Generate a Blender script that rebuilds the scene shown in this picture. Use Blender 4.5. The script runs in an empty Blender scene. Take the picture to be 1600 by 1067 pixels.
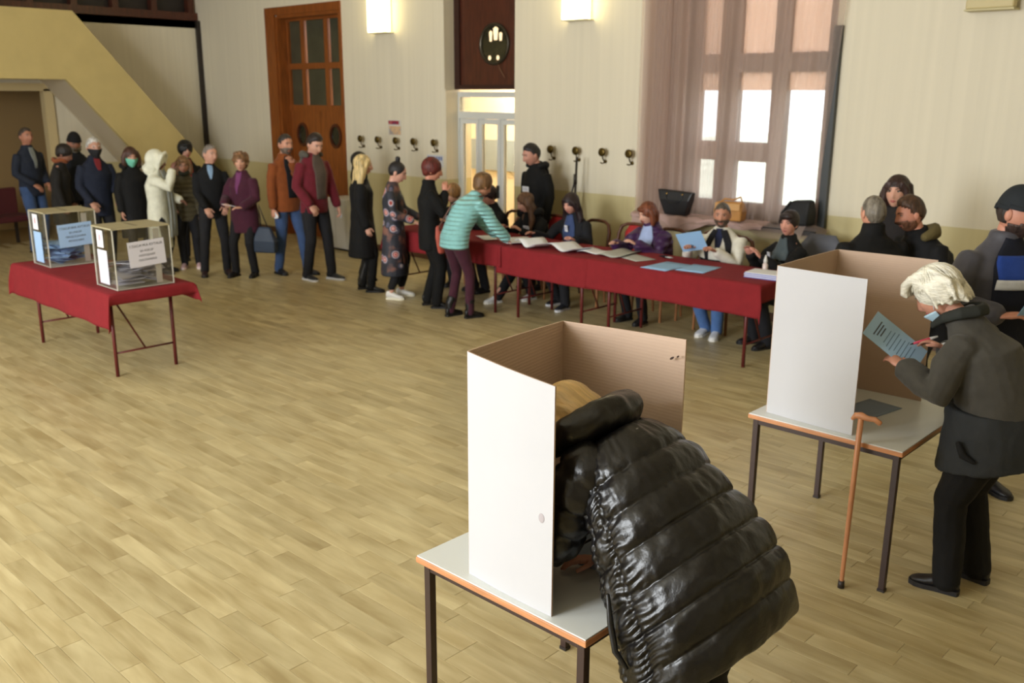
import bpy, bmesh, math, random
import numpy as np
from mathutils import Vector, Matrix
random.seed(7); rng=np.random.default_rng(7)
SC=bpy.context.scene; COL=SC.collection
# ------------------------------------------------------------------ camera (hall axes: X along the long wall, Y towards it)
F_PX,PITCH,ROLL,AZ,CAM_H=1452.66,.25896,.004823,.755521,2.3
WALL=8.857
def _cam():
    p,r,a=PITCH,ROLL,AZ
    fw=Vector((0,math.cos(p),-math.sin(p))); up0=Vector((0,math.sin(p),math.cos(p))); rt0=Vector((1,0,0))
    rt=math.cos(r)*rt0+math.sin(r)*up0; up=-math.sin(r)*rt0+math.cos(r)*up0
    t=Vector((math.cos(a),-math.sin(a),0)); n=Vector((math.sin(a),math.cos(a),0))
    hh=lambda v:Vector((v.dot(t),v.dot(n),v.z))
    rt,up,bk=hh(rt),hh(up),-hh(fw)
    M=Matrix(((rt.x,up.x,bk.x,0),(rt.y,up.y,bk.y,0),(rt.z,up.z,bk.z,CAM_H),(0,0,0,1)))
    cd=bpy.data.cameras.new('camera'); o=bpy.data.objects.new('camera',cd); COL.objects.link(o)
    cd.sensor_width=36; cd.lens=F_PX/1600*36; cd.clip_start=.05; cd.clip_end=200
    cd.dof.use_dof=True; cd.dof.focus_distance=3.0; cd.dof.aperture_fstop=4.0
    o.matrix_world=M; SC.camera=o
_cam()
# ------------------------------------------------------------------ world, daylight, exposure
W=bpy.data.worlds.new('World'); SC.world=W; W.use_nodes=True
bg=W.node_tree.nodes['Background']; bg.inputs[0].default_value=(.95,.98,1.0,1); bg.inputs[1].default_value=3.2
SC.view_settings.view_transform='Standard'; SC.view_settings.look='None'
SC.view_settings.exposure=0.1; SC.view_settings.gamma=1.0; SC.view_settings.use_curve_mapping=False
def area(name,loc,rot,sx,sy,power,col=(1,.98,.94)):
    l=bpy.data.lights.new(name,'AREA'); l.shape='RECTANGLE'; l.size=sx; l.size_y=sy; l.energy=power; l.color=col
    o=bpy.data.objects.new(name,l); o.location=loc; o.rotation_euler=rot; COL.objects.link(o); return o
R90=math.pi/2
# daylight entering through the tall windows of the side wall opposite (behind the photographer's left)
for x,pw in ((-7.4,340),(-3.9,540)):
    area('window_daylight',(x,-4.75,2.9),(R90,0,0),2.3,3.2,pw,(.93,.97,1.0))
# ------------------------------------------------------------------ materials
MATS={}
def srgb(r,g,b):
    f=lambda c:(c/255/12.92) if c/255<=.04045 else ((c/255+.055)/1.055)**2.4
    return (f(r),f(g),f(b),1)
def mat(name,rgb,rough=.6,metal=0,var=0,scale=20,bump=0,bscale=60,stretch=None,sheen=0,coat=0,emit=0,alpha=1,trans=0,ior=1.45,spec=.5):
    if name in MATS: return MATS[name]
    m=bpy.data.materials.new(name); m.use_nodes=True; nt=m.node_tree; b=nt.nodes['Principled BSDF']
    c=srgb(*rgb); b.inputs['Base Color'].default_value=c; b.inputs['Roughness'].default_value=rough; b.inputs['Metallic'].default_value=metal
    b.inputs['Specular IOR Level'].default_value=spec
    if sheen: b.inputs['Sheen Weight'].default_value=sheen
    if coat: b.inputs['Coat Weight'].default_value=coat
    if trans: b.inputs['Transmission Weight'].default_value=trans; b.inputs['IOR'].default_value=ior
    if alpha<1: b.inputs['Alpha'].default_value=alpha
    if emit: b.inputs['Emission Color'].default_value=c; b.inputs['Emission Strength'].default_value=emit
    if var or bump:
        tc=nt.nodes.new('ShaderNodeTexCoord'); mp=nt.nodes.new('ShaderNodeMapping'); nt.links.new(tc.outputs['Object'],mp.inputs[0])
        if stretch: mp.inputs['Scale'].default_value=stretch
        if var:
            n=nt.nodes.new('ShaderNodeTexNoise'); n.inputs['Scale'].default_value=scale; n.inputs['Detail'].default_value=4
            nt.links.new(mp.outputs[0],n.inputs[0])
            r=nt.nodes.new('ShaderNodeValToRGB'); r.color_ramp.elements[0].position=.3; r.color_ramp.elements[1].position=.7
            r.color_ramp.elements[0].color=tuple(max(0,x*(1-var)) for x in c[:3])+(1,); r.color_ramp.elements[1].color=tuple(min(1,x*(1+var)) for x in c[:3])+(1,)
            nt.links.new(n.outputs[0],r.inputs[0]); nt.links.new(r.outputs[0],b.inputs['Base Color'])
        if bump:
            n2=nt.nodes.new('ShaderNodeTexNoise'); n2.inputs['Scale'].default_value=bscale; n2.inputs['Detail'].default_value=3
            nt.links.new(mp.outputs[0],n2.inputs[0]); bm_=nt.nodes.new('ShaderNodeBump'); bm_.inputs['Strength'].default_value=bump; bm_.inputs['Distance'].default_value=.01
            nt.links.new(n2.outputs[0],bm_.inputs['Height']); nt.links.new(bm_.outputs[0],b.inputs['Normal'])
    MATS[name]=m; return m
# ------------------------------------------------------------------ object helpers
def tag(o,label=None,cat=None,group=None,kind=None):
    if label: o['label']=label
    if cat: o['category']=cat
    if group: o['group']=group
    if kind: o['kind']=kind
    return o
def link(name,me,m=None,parent=None,loc=None,rot=None):
    o=bpy.data.objects.new(name,me); COL.objects.link(o)
    if m is not None:
        if not me.materials: 
            for x in (m if isinstance(m,(list,tuple)) else [m]): me.materials.append(x)
    if parent: o.parent=parent
    if loc: o.location=loc
    if rot: o.rotation_euler=rot
    return o
def root(name,label,cat,loc=(0,0,0),rz=0,group=None):
    o=bpy.data.objects.new(name,None); COL.objects.link(o); o.location=loc; o.rotation_euler=(0,0,rz); o.empty_display_size=.1
    return tag(o,label,cat,group)
class MB:
    "collects verts and faces of one mesh"
    def __init__(s): s.v=[]; s.f=[]; s.mi=[]; s.m=0
    def add(s,v,f):
        k=len(s.v); s.v+= [tuple(map(float,p)) for p in v]; s.f+=[tuple(i+k for i in q) for q in f]; s.mi+=[s.m]*len(f); return s
    def box(s,x0,x1,y0,y1,z0,z1):
        return s.add([(x0,y0,z0),(x1,y0,z0),(x1,y1,z0),(x0,y1,z0),(x0,y0,z1),(x1,y0,z1),(x1,y1,z1),(x0,y1,z1)],[(3,2,1,0),(4,5,6,7),(0,1,5,4),(1,2,6,5),(2,3,7,6),(3,0,4,7)])
    def cbox(s,c,d,b=.0): return s.box(c[0]-d[0]/2,c[0]+d[0]/2,c[1]-d[1]/2,c[1]+d[1]/2,c[2]-d[2]/2,c[2]+d[2]/2)
    def rings(s,R,cap=True,closed=True):
        "list of rings (equal length point lists) skinned"
        n=len(R[0]); v=[p for r in R for p in r]; f=[]
        for i in range(len(R)-1):
            for j in range(n if closed else n-1):
                a=i*n+j; b=i*n+(j+1)%n; f.append((a,b,b+n,a+n))
        if cap and closed: f.append(tuple(range(n-1,-1,-1))); f.append(tuple(range((len(R)-1)*n,len(R)*n)))
        return s.add(v,f)
    def tube(s,pts,rad,n=10,flat=1.0,upv=(0,0,1),capr=True):
        "round tube through pts with radii (number or list); flat squashes the second axis"
        P=[Vector(p) for p in pts]; k=len(P)
        rad=list(rad) if hasattr(rad,'__len__') else [rad]*k
        fl=list(flat) if hasattr(flat,'__len__') else [flat]*k
        R=[]; prev=None
        for i in range(k):
            d=(P[min(i+1,k-1)]-P[max(i-1,0)]).normalized()
            if prev is None:
                u=Vector(upv); u=u-d*u.dot(d)
                if u.length<1e-3: u=Vector((1,0,0)); u=u-d*u.dot(d)
            else: u=prev-d*prev.dot(d)
            u.normalize(); prev=u; w=d.cross(u)
            ring=[P[i]+(w*math.cos(2*math.pi*j/n)*rad[i]+u*math.sin(2*math.pi*j/n)*rad[i]*fl[i]) for j in range(n)]
            if capr and i==0 : R.append([P[0]-d*rad[0]*.5+(q-P[0])*.62 for q in ring])
            R.append(ring)
            if capr and i==k-1: R.append([P[i]+d*rad[i]*.5+(q-P[i])*.62 for q in ring])
        return s.rings(R)
    def bar(s,a,b,r,n=8): return s.tube([a,b],r,n,capr=False)
    def ell(s,c,r,n=14,m=9,rot=None):
        v=[];f=[]
        for i in range(1,m):
            th=math.pi*i/m
            for j in range(n):
                ph=2*math.pi*j/n; p=Vector((r[0]*math.sin(th)*math.cos(ph),r[1]*math.sin(th)*math.sin(ph),r[2]*math.cos(th)))
                if rot: p=rot@p
                v.append(p+Vector(c))
        t=Vector((0,0,r[2])); b=Vector((0,0,-r[2]))
        if rot: t=rot@t; b=rot@b
        v+= [t+Vector(c),b+Vector(c)]; T=len(v)-2
        for i in range(m-2):
            for j in range(n): a=i*n+j; b2=i*n+(j+1)%n; f.append((a,a+n,b2+n,b2))
        for j in range(n): f.append((T,j,(j+1)%n)); f.append((T+1,(m-2)*n+(j+1)%n,(m-2)*n+j))
        return s.add(v,f)
    def prism(s,poly,axis,a,b):
        "2D polygon extruded along axis 0/1/2 from a to b"
        def P(p,t): 
            q=[p[0],p[1]]; q.insert(axis,t); return tuple(q)
        n=len(poly); v=[P(p,a) for p in poly]+[P(p,b) for p in poly]
        f=[tuple(range(n-1,-1,-1)),tuple(range(n,2*n))]+[(i,(i+1)%n,(i+1)%n+n,i+n) for i in range(n)]
        return s.add(v,f)
    def mesh(s,name,smooth=False,fix=True):
        me=bpy.data.meshes.new(name); me.from_pydata(s.v,[],s.f)
        if any(s.mi): me.polygons.foreach_set('material_index',s.mi)
        if fix:
            b=bmesh.new(); b.from_mesh(me); bmesh.ops.recalc_face_normals(b,faces=b.faces); b.to_mesh(me); b.free()
        if smooth: me.polygons.foreach_set('use_smooth',[True]*len(me.polygons))
        me.update(); return me
    def build(s,name,m,parent=None,smooth=False,loc=None,rot=None,bevel=0,auto=False):
        o=link(name,s.mesh(name,smooth),m,parent,loc,rot)
        if bevel:
            md=o.modifiers.new('bevel','BEVEL'); md.width=bevel; md.segments=2; md.limit_method='ANGLE'
        return o
def struct(name,mb,m,smooth=False,**k):
    o=mb.build(name,m,None,smooth,**k); o['kind']='structure'; return o
def copy_tree(o,parent=None):
    c=o.copy(); COL.objects.link(c); c.parent=parent
    for ch in o.children: copy_tree(ch,c)
    return c
def face_rz(du,dv): return math.atan2(-du,dv)
# ================================================================== ROOM
def plaster(name,up,low,split):
    "wall paint: cream above, ochre dado below, with faint vertical roller streaks"
    m=bpy.data.materials.new(name); m.use_nodes=True; nt=m.node_tree; b=nt.nodes['Principled BSDF']; b.inputs['Roughness'].default_value=.62
    g=nt.nodes.new('ShaderNodeNewGeometry'); sx=nt.nodes.new('ShaderNodeSeparateXYZ'); nt.links.new(g.outputs['Position'],sx.inputs[0])
    mp=nt.nodes.new('ShaderNodeMapping'); mp.inputs['Scale'].default_value=(14,14,.25); nt.links.new(g.outputs['Position'],mp.inputs[0])
    n=nt.nodes.new('ShaderNodeTexNoise'); n.inputs['Scale'].default_value=1.0; n.inputs['Detail'].default_value=3; nt.links.new(mp.outputs[0],n.inputs[0])
    lt=nt.nodes.new('ShaderNodeMath'); lt.operation='LESS_THAN'; lt.inputs[1].default_value=split; nt.links.new(sx.outputs[2],lt.inputs[0])
    mx=nt.nodes.new('ShaderNodeMix'); mx.data_type='RGBA'; mx.inputs[6].default_value=srgb(*up); mx.inputs[7].default_value=srgb(*low); nt.links.new(lt.outputs[0],mx.inputs[0])
    r=nt.nodes.new('ShaderNodeMapRange'); r.inputs[3].default_value=.90; r.inputs[4].default_value=1.06; nt.links.new(n.outputs[0],r.inputs[0])
    h=nt.nodes.new('ShaderNodeHueSaturation'); nt.links.new(mx.outputs[2],h.inputs['Color']); nt.links.new(r.outputs[0],h.inputs['Value'])
    nt.links.new(h.outputs[0],b.inputs['Base Color']); MATS[name]=m; return m
M_wall=plaster('wall_paint',(222,213,190),(203,190,142),1.165)
M_stair=mat('stair_paint',(204,184,124),.6,var=.05,scale=3)
M_soffit=mat('soffit_paint',(200,186,160),.7)
M_ceil=mat('ceiling_paint',(222,214,192),.8)
M_wood=mat('door_wood',(132,72,26),.38,var=.28,scale=6,stretch=(6,6,.6))
M_dwood=mat('dark_panel_wood',(74,34,18),.35,var=.3,scale=5,stretch=(5,5,.7))
M_dark=mat('dark_trim',(38,30,26),.5)
M_glassdark=mat('dark_door_glass',(70,68,52),.18,var=.15,scale=4)
M_white=mat('white_enamel',(214,212,206),.35)
M_upvc=mat('door_white_frame',(205,206,200),.35)
CEIL=5.4
# back wall with openings: (x0,x1,z0,z1)
OPEN=[(-13.62,-11.90,0,3.52),(-9.62,-8.30,0,CEIL),(-6.28,-4.13,1.02,4.4)]
def back_wall():
    mb=MB(); xs=-16.2
    for (a,b,z0,z1) in OPEN:
        mb.box(xs,a,WALL,WALL+.5,0,CEIL)
        if z0>0: mb.box(a,b,WALL,WALL+.5,0,z0)
        if z1<CEIL: mb.box(a,b,WALL,WALL+.5,z1,CEIL)
        xs=b
    mb.box(xs,5.0,WALL,WALL+.5,0,CEIL)
    return struct('wall_back',mb,M_wall)
back_wall()
struct('wall_left',MB().box(-16.4,-16.06,6.19,WALL,0,3.55).box(-16.4,-16.06,3.0,6.19,2.33,3.55).box(-16.4,-16.06,-5.1,3.0,0,3.55),M_wall)
# vestibule seen through the left doorway
struct('wall_vestibule',MB().box(-17.6,-17.5,1.5,7.5,0,3).box(-17.5,-16.4,6.9,7.0,0,3).box(-17.5,-16.4,2.0,2.1,0,3).box(-17.5,-16.4,2.1,6.9,2.7,2.8),mat('vestibule_paint',(150,122,78),.7))
struct('ceiling',MB().box(-18,5,-5.1,WALL+.5,CEIL,CEIL+.1),M_ceil)
# wall opposite, with the two tall windows that light the hall
mb=MB(); xs=-16.4
for x in (-7.4,-3.9):
    mb.box(xs,x-1.2,-5.1,-4.8,0,CEIL); mb.box(x-1.2,x+1.2,-5.1,-4.8,0,1.2); mb.box(x-1.2,x+1.2,-5.1,-4.8,4.6,CEIL); xs=x+1.2
mb.box(xs,5,-5.1,-4.8,0,CEIL); struct('wall_opposite',mb,M_wall)
struct('wall_right',MB().box(5,5.2,-5.1,WALL+.5,0,CEIL),M_wall)
# corner pipe / trim
struct('trim_1',MB().box(-16.06,-15.99,WALL-.07,WALL,0,3.55),M_dark)
struct('baseboard_back',MB().box(-16.0,-13.9,WALL-.02,WALL,0,.09).box(-11.7,-9.62,WALL-.02,WALL,0,.09).box(-8.3,5,WALL-.02,WALL,0,.09),mat('baseboard_paint',(92,62,40),.5))
# ---- gallery front above left wall
gal=root('gallery_balustrade','dark wooden gallery balustrade above the left wall and staircase','balustrade',(-16.06,3,3.55))
MB().box(-.3,0,-3,5.86,0,.13).build('bottom_rail',M_dwood,gal)
MB().box(-.3,0,-3,5.86,1.0,1.12).build('top_rail',M_dwood,gal)
MB().box(-.22,-.18,-3,5.86,.13,1.0).build('back_panel',M_dark,gal)
pm=MB().box(-.16,-.02,-.05,.05,.13,1.0).mesh('post')
for k in range(13): link('post',pm,M_dwood,gal,loc=(0,5.75-k*.68,0))
struct('wall_gallery',MB().box(-18,-17.8,-5.1,WALL,3.5,CEIL),mat('gallery_dark',(60,48,38),.8))
struct('floor_gallery',MB().box(-18,-16.06,-5.1,WALL,3.42,3.55),M_soffit)
# ---- staircase with solid parapet
st=root('staircase','yellow painted staircase with solid sloping parapet on the left wall','staircase',(-15.0,6,0))
y0=6.0
MB().prism([(y-6,z) for y,z in ((1.0,3.5),(6.22,3.5),(8.84,.42),(8.84,0),(8.16,0),(6.02,2.5),(1.0,2.5))],0,-.09,0).build('parapet',M_stair,st)
MB().prism([(y-6,z) for y,z in ((1.0,2.62),(6.02,2.62),(8.26,.0),(8.16,0),(6.02,2.5),(1.0,2.5))],0,-1.04,-.09).build('soffit',M_soffit,st)
for k in range(13):
    MB().box(-1.05,-.09,6.1-6+k*.165,6.1-6+(k+1)*.165+.02,2.62-(k+1)*.2-.02+.08,2.62-(k+1)*.2+.1).build('step',M_soffit,st) if 2.62-(k+1)*.2>.05 else None
# doorway casing on left wall
struct('trim_2',MB().box(-16.06,-16.02,6.05,6.19,0,2.36).box(-16.06,-16.02,3.0,6.19,2.33,2.45).box(-16.4,-16.06,6.13,6.19,0,2.33),mat('doorway_casing',(206,186,140),.5))
# ---- tall wooden double door
dr=root('door_1','tall wooden double door with dark panes and oval portholes','door',(-12.76,9.05,0)); dr['kind']='structure'; del dr['category']
cx=-12.76
MB().box(-13.89-cx,-13.62-cx,-.215,-.18,0,3.64).box(-13.62-cx,-11.9-cx,-.215,-.18,3.52,3.64).box(-11.9-cx,-11.86-cx,-.215,-.18,0,3.64).build('casing',M_wood,dr)
MB().box(-13.625-cx,-13.57-cx,-.19,.3,0,3.50).box(-11.95-cx,-11.895-cx,-.19,.3,0,3.50).box(-13.57-cx,-11.95-cx,-.19,.3,3.47,3.525).build('jamb',M_wood,dr)
cols=[-13.62,-13.19,-13.13,-12.56,-12.50,-11.95]; 
for k in range(3):
    xa,xb=cols[2*k]-cx,cols[2*k+1]-cx
    for (za,zb) in ((2.12,2.70),(2.78,3.45)):
        MB().box(xa+.06,xb-.0,.02,.03,za,zb).build('pane',M_glassdark,dr)
fr=MB()
for x in (-13.62,-13.19,-12.56,-11.98): fr.box(x-cx,x-cx+.09,-.02,.05,2.05,3.49)
for z in (2.04,2.69,3.43): fr.box(-.86,.86,-.03,.05,z,z+.09)
fr.build('sash',M_wood,dr)
for s in (0,1):
    xa,xb=(-.86,-.005) if s==0 else (.005,.86)
    lf=MB().box(xa,xb,-.01,.05,0,2.05).build('leaf',M_wood,dr)
    c=(-13.26-cx) if s==0 else (-12.36-cx)
    R=[[(c+rx*math.cos(a),y,1.66+rz*math.sin(a)) for a in [2*math.pi*i/24 for i in range(24)]] for rx,rz,y in ((.15,.19,-.01),(.15,.19,-.035),(.115,.15,-.035),(.11,.145,-.012))]
    MB().rings(R,cap=False).build('porthole_rim',M_dwood,lf)
    MB().rings([R[3],[(p[0],p[1]+.004,p[2]) for p in R[3]]]).build('porthole_glass',mat('porthole_dark',(30,32,24),.15),lf)
    MB().box(c+(.25 if s==0 else -.27),c+(.27 if s==0 else -.25),-.07,-.01,1.0,1.15).build('handle',mat('brass',(150,110,50),.35,1),lf)
# ---- recessed doorway: white glazed door, dark panel above
M_warm=mat('lobby_paint',(240,224,196),.7)
struct('wall_recess',MB().box(-9.62,-9.60,WALL+.001,9.12,0,2.37).box(-8.32,-8.30,WALL+.001,9.12,0,CEIL).box(-9.62,-8.3,9.15,9.4,3.9,CEIL),M_wall)
d2=root('door_2','white glazed entrance door with transom in a recess','door',(-8.96,9.12,0)); d2['kind']='structure'; del d2['category']
cx=-8.96; L,Rr=-.66,.66
MB().box(L+.022,L+.05,-.04,.06,0,2.34).box(Rr-.05,Rr-.022,-.04,.06,0,2.34).box(L+.05,Rr-.05,-.04,.06,2.27,2.34).box(L+.05,Rr-.05,-.05,.06,1.99,2.08).build('frame',M_upvc,d2)
MB().box(L+.05,Rr-.05,.0,.012,2.08,2.27).build('transom_pane',mat('door_glass',(240,244,240),.03,trans=1,ior=1.1),d2)
lx=[(-9.57,-9.20),(-9.20,-8.79),(-8.79,-8.37)]
for k,(a,b) in enumerate(lx):
    a-=cx; b-=cx
    lf=MB().box(a+.003,a+.06,-.03,.03,0,1.988).box(b-.06,b-.003,-.03,.03,0,1.988).box(a+.06,b-.06,-.028,.028,1.92,1.985).box(a+.06,b-.06,-.028,.028,0,.3).build('leaf',M_upvc,d2)
    MB().box(a+.06,b-.06,.0,.012,.3,1.92).build('pane',MATS['door_glass'],lf)
    if k==1: MB().box(b-.045,b-.02,-.07,-.03,.95,1.12).build('handle',M_dark,lf)
struct('wall_lobby',MB().box(-11.5,-7.7,10.9,11.0,0,3.2).box(-11.6,-11.5,9.4,11,0,3.2).box(-7.8,-7.7,9.4,10.9,0,3.2).box(-11.5,-7.7,9.4,10.9,2.9,3.0),M_warm)
lob=MB().box(-11.2,-9.7,10.84,10.895,1.13,1.61); struct('window_2',lob,mat('lobby_window',(150,160,165),.3))
l=bpy.data.lights.new('lobby_lamp','POINT'); l.energy=135; l.color=(1,.93,.82); l.shadow_soft_size=.25; lo=bpy.data.objects.new('lobby_lamp',l); lo.location=(-9.6,10.2,2.6); COL.objects.link(lo)
pn=root('transom_panel','dark brown wooden panel with oval glass above the white door','panel',(-8.96,9.07,2.37))
MB().box(-.66,.66,0,.05,0,1.55).build('board',M_dwood,pn)
MB().box(-.66,-.56,-.03,0,0,1.55).box(.60,.66,-.03,0,0,1.55).box(-.56,.6,-.03,0,0,.06).build('frame',mat('darker_wood',(50,22,14),.4),pn)
gx,gz=-8.87+8.96,.57
E=lambda rx,rz,y,n=28:[(gx+rx*math.cos(2*math.pi*i/n),y,gz+rz*math.sin(2*math.pi*i/n)) for i in range(n)]
MB().rings([E(.27,.265,0),E(.27,.265,-.03),E(.245,.24,-.035),E(.235,.23,-.01)],cap=False).build('rim',mat('rim_metal',(70,64,52),.3,.6),pn,smooth=True)
MB().rings([E(.236,.23,-.008),E(.236,.23,-.004)]).build('oval_glass',mat('oval_glass',(40,38,24),.08,var=.6,scale=5),pn)
for dx,dz,w,h in ((-.07,.10,.05,.13),(.02,.13,.08,.16),(.11,.09,.05,.10)):  # reflections in the oval glass, painted as pale glowing shapes
    MB().prism([(gx+dx-w*.35,gz+dz-h*.5),(gx+dx+w*.35,gz+dz-h*.5),(gx+dx+w*.55,gz+dz+h*.4),(gx+dx,gz+dz+h*.55),(gx+dx-w*.55,gz+dz+h*.4)],1,-.014,-.009).build('painted_reflection',mat('painted_reflection',(255,226,180),.4,emit=.9),pn)
for dx in (-.09,.06): MB().ell((gx+dx,-.012,gz-.17),(.025,.006,.03)).build('painted_glint',MATS['painted_reflection'],pn)  # two small reflected glints, painted with the same glow
MB().tube([(gx+.04,-.02,gz-.2),(gx+.12,-.03,gz-.32),(gx+.2,-.03,gz-.42)],.004,6).build('cord',mat('cord_tan',(120,90,60),.6),pn)
MB().box(.50,.54,-.05,-.03,.02,.16).build('switch',M_white,pn)
# ---- floor: laminate planks
def plank_mat():
    m=bpy.data.materials.new('laminate'); m.use_nodes=True; nt=m.node_tree; b=nt.nodes['Principled BSDF']
    g=nt.nodes.new('ShaderNodeNewGeometry'); oi=nt.nodes.new('ShaderNodeObjectInfo')
    ad=nt.nodes.new('ShaderNodeMath'); ad.operation='ADD'; nt.links.new(g.outputs['Random Per Island'],ad.inputs[0]); nt.links.new(oi.outputs['Random'],ad.inputs[1])
    fr=nt.nodes.new('ShaderNodeMath'); fr.operation='FRACT'; nt.links.new(ad.outputs[0],fr.inputs[0])
    # grain, shifted for each plank
    mu=nt.nodes.new('ShaderNodeMath'); mu.operation='MULTIPLY'; mu.inputs[1].default_value=37; nt.links.new(fr.outputs[0],mu.inputs[0])
    cb=nt.nodes.new('ShaderNodeCombineXYZ'); nt.links.new(mu.outputs[0],cb.inputs[0]); nt.links.new(mu.outputs[0],cb.inputs[2])
    va=nt.nodes.new('ShaderNodeVectorMath'); nt.links.new(g.outputs['Position'],va.inputs[0]); nt.links.new(cb.outputs[0],va.inputs[1])
    mp=nt.nodes.new('ShaderNodeMapping'); mp.inputs['Scale'].default_value=(1.6,11,1); nt.links.new(va.outputs[0],mp.inputs[0])
    n=nt.nodes.new('ShaderNodeTexNoise'); n.inputs['Scale'].default_value=1.6; n.inputs['Detail'].default_value=5; n.inputs['Distortion'].default_value=.6; nt.links.new(mp.outputs[0],n.inputs[0])
    mp2=nt.nodes.new('ShaderNodeMapping'); mp2.inputs['Scale'].default_value=(2.2,7,1); nt.links.new(va.outputs[0],mp2.inputs[0])
    n3=nt.nodes.new('ShaderNodeTexNoise'); n3.inputs['Scale'].default_value=1.0; n3.inputs['Detail'].default_value=2; nt.links.new(mp2.outputs[0],n3.inputs[0])
    r=nt.nodes.new('ShaderNodeValToRGB'); e=r.color_ramp.elements
    e[0].position=.34; e[0].color=srgb(164,145,101); e[1].position=.68; e[1].color=srgb(207,192,148)
    av=nt.nodes.new('ShaderNodeMath'); av.operation='ADD'; nt.links.new(n.outputs[0],av.inputs[0]); nt.links.new(n3.outputs[0],av.inputs[1])
    hf=nt.nodes.new('ShaderNodeMath'); hf.operation='MULTIPLY'; hf.inputs[1].default_value=.5; nt.links.new(av.outputs[0],hf.inputs[0]); nt.links.new(hf.outputs[0],r.inputs[0])
    mr=nt.nodes.new('ShaderNodeMapRange'); mr.inputs[3].default_value=.90; mr.inputs[4].default_value=1.07; nt.links.new(fr.outputs[0],mr.inputs[0])
    h=nt.nodes.new('ShaderNodeHueSaturation'); nt.links.new(r.outputs[0],h.inputs['Color']); nt.links.new(mr.outputs[0],h.inputs['Value']); nt.links.new(h.outputs[0],b.inputs['Base Color'])
    b.inputs['Roughness'].default_value=.36; b.inputs['Specular IOR Level'].default_value=.45
    return m
M_plank=plank_mat()
FL=struct('floor',MB().box(-17.6,5,-5.1,WALL+2.3,-.10,-.0035),mat('floor_joint',(150,126,82),.6))
def planks():
    PW=.098; items=[]
    y=-2.0; row=0; r=random.Random(3)
    while y<WALL-.01:
        x=-16.0+r.random()*.7
        while x<3.0:
            Ln=r.choice((.42,.56,.56,.74))
            items.append((x,y,Ln)); x+=Ln
        y+=PW; row+=1
    # nearest ones that the camera sees become parts, the rest one mesh
    cam=SC.camera; Mi=cam.matrix_world.inverted(); f=F_PX
    vis=[];rest=[]
    for (x,y,Ln) in items:
        c=Mi@Vector((x+Ln/2,y+.05,0))
        if c.z<0:
            px=800+f*c.x/-c.z; py=533.5-f*c.y/-c.z
            if -60<px<1660 and 380<py<1120: vis.append((-c.z,x,y,Ln)); continue
        rest.append((x,y,Ln))
    vis.sort(); near=vis[:300]; rest+= [v[1:] for v in vis[300:]]
    shapes={}
    def pl(mb,x,y,Ln,w=PW,g=.0007,b=.0012):
        x0,x1,y0,y1=x+g,x+Ln-g,y+g,y+w-g
        v=[(x0,y0,-.004),(x1,y0,-.004),(x1,y1,-.004),(x0,y1,-.004),(x0,y0,-b*.6),(x1,y0,-b*.6),(x1,y1,-b*.6),(x0,y1,-b*.6),(x0+b,y0+b,0),(x1-b,y0+b,0),(x1-b,y1-b,0),(x0+b,y1-b,0)]
        return mb.add(v,[(0,1,5,4),(1,2,6,5),(2,3,7,6),(3,0,4,7),(4,5,9,8),(5,6,10,9),(6,7,11,10),(7,4,8,11),(8,9,10,11)])
    for (_,x,y,Ln) in near:
        if Ln not in shapes: shapes[Ln]=pl(MB(),0,0,Ln).mesh('plank')
        link('plank',shapes[Ln],M_plank,FL,loc=(x,y,0))
    mb=MB()
    for (x,y,Ln) in rest: pl(mb,x,y,Ln)
    o=link('planks_beyond',mb.mesh('planks_beyond'),M_plank,FL); o['kind']='stuff'
planks()
# ---- window with sheer curtains
def curtain_mat(name,rgb,dens,tl=.45):
    m=bpy.data.materials.new(name); m.use_nodes=True; nt=m.node_tree; nt.nodes.clear()
    o=nt.nodes.new('ShaderNodeOutputMaterial'); d=nt.nodes.new('ShaderNodeBsdfDiffuse'); t=nt.nodes.new('ShaderNodeBsdfTranslucent'); tr=nt.nodes.new('ShaderNodeBsdfTransparent')
    d.inputs[0].default_value=srgb(*rgb); t.inputs[0].default_value=srgb(*rgb)
    tc=nt.nodes.new('ShaderNodeTexCoord'); n=nt.nodes.new('ShaderNodeTexNoise'); n.inputs['Scale'].default_value=300; nt.links.new(tc.outputs['Object'],n.inputs[0])
    mr=nt.nodes.new('ShaderNodeMapRange'); mr.inputs[3].default_value=dens-.06; mr.inputs[4].default_value=dens+.06; nt.links.new(n.outputs[0],mr.inputs[0])
    a=nt.nodes.new('ShaderNodeMixShader'); a.inputs[0].default_value=tl; nt.links.new(d.outputs[0],a.inputs[1]); nt.links.new(t.outputs[0],a.inputs[2])
    b=nt.nodes.new('ShaderNodeMixShader'); nt.links.new(mr.outputs[0],b.inputs[0]); nt.links.new(tr.outputs[0],b.inputs[1]); nt.links.new(a.outputs[0],b.inputs[2]); nt.links.new(b.outputs[0],o.inputs[0])
    return m
M_blind=curtain_mat('blind_fabric',(236,206,184),.85,.6)
w=root('window_1','tall window with wide brown mullions behind mauve curtains','window',(-5.2,9.05,1.02)); w['kind']='structure'; del w['category']
cx=-5.2; cz=1.02
M_wf=mat('window_frame',(140,122,112),.5)
def V_(a,b,z0,z1,name='mullion'): return MB().box(a-cx,b-cx,-.04,.06,z0-cz,z1-cz).build(name,M_wf,w)
for a,b in ((-6.28,-6.10),(-5.86,-5.70),(-5.47,-5.23),(-4.85,-4.68),(-4.27,-4.13)): V_(a,b,1.02,4.4)
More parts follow.
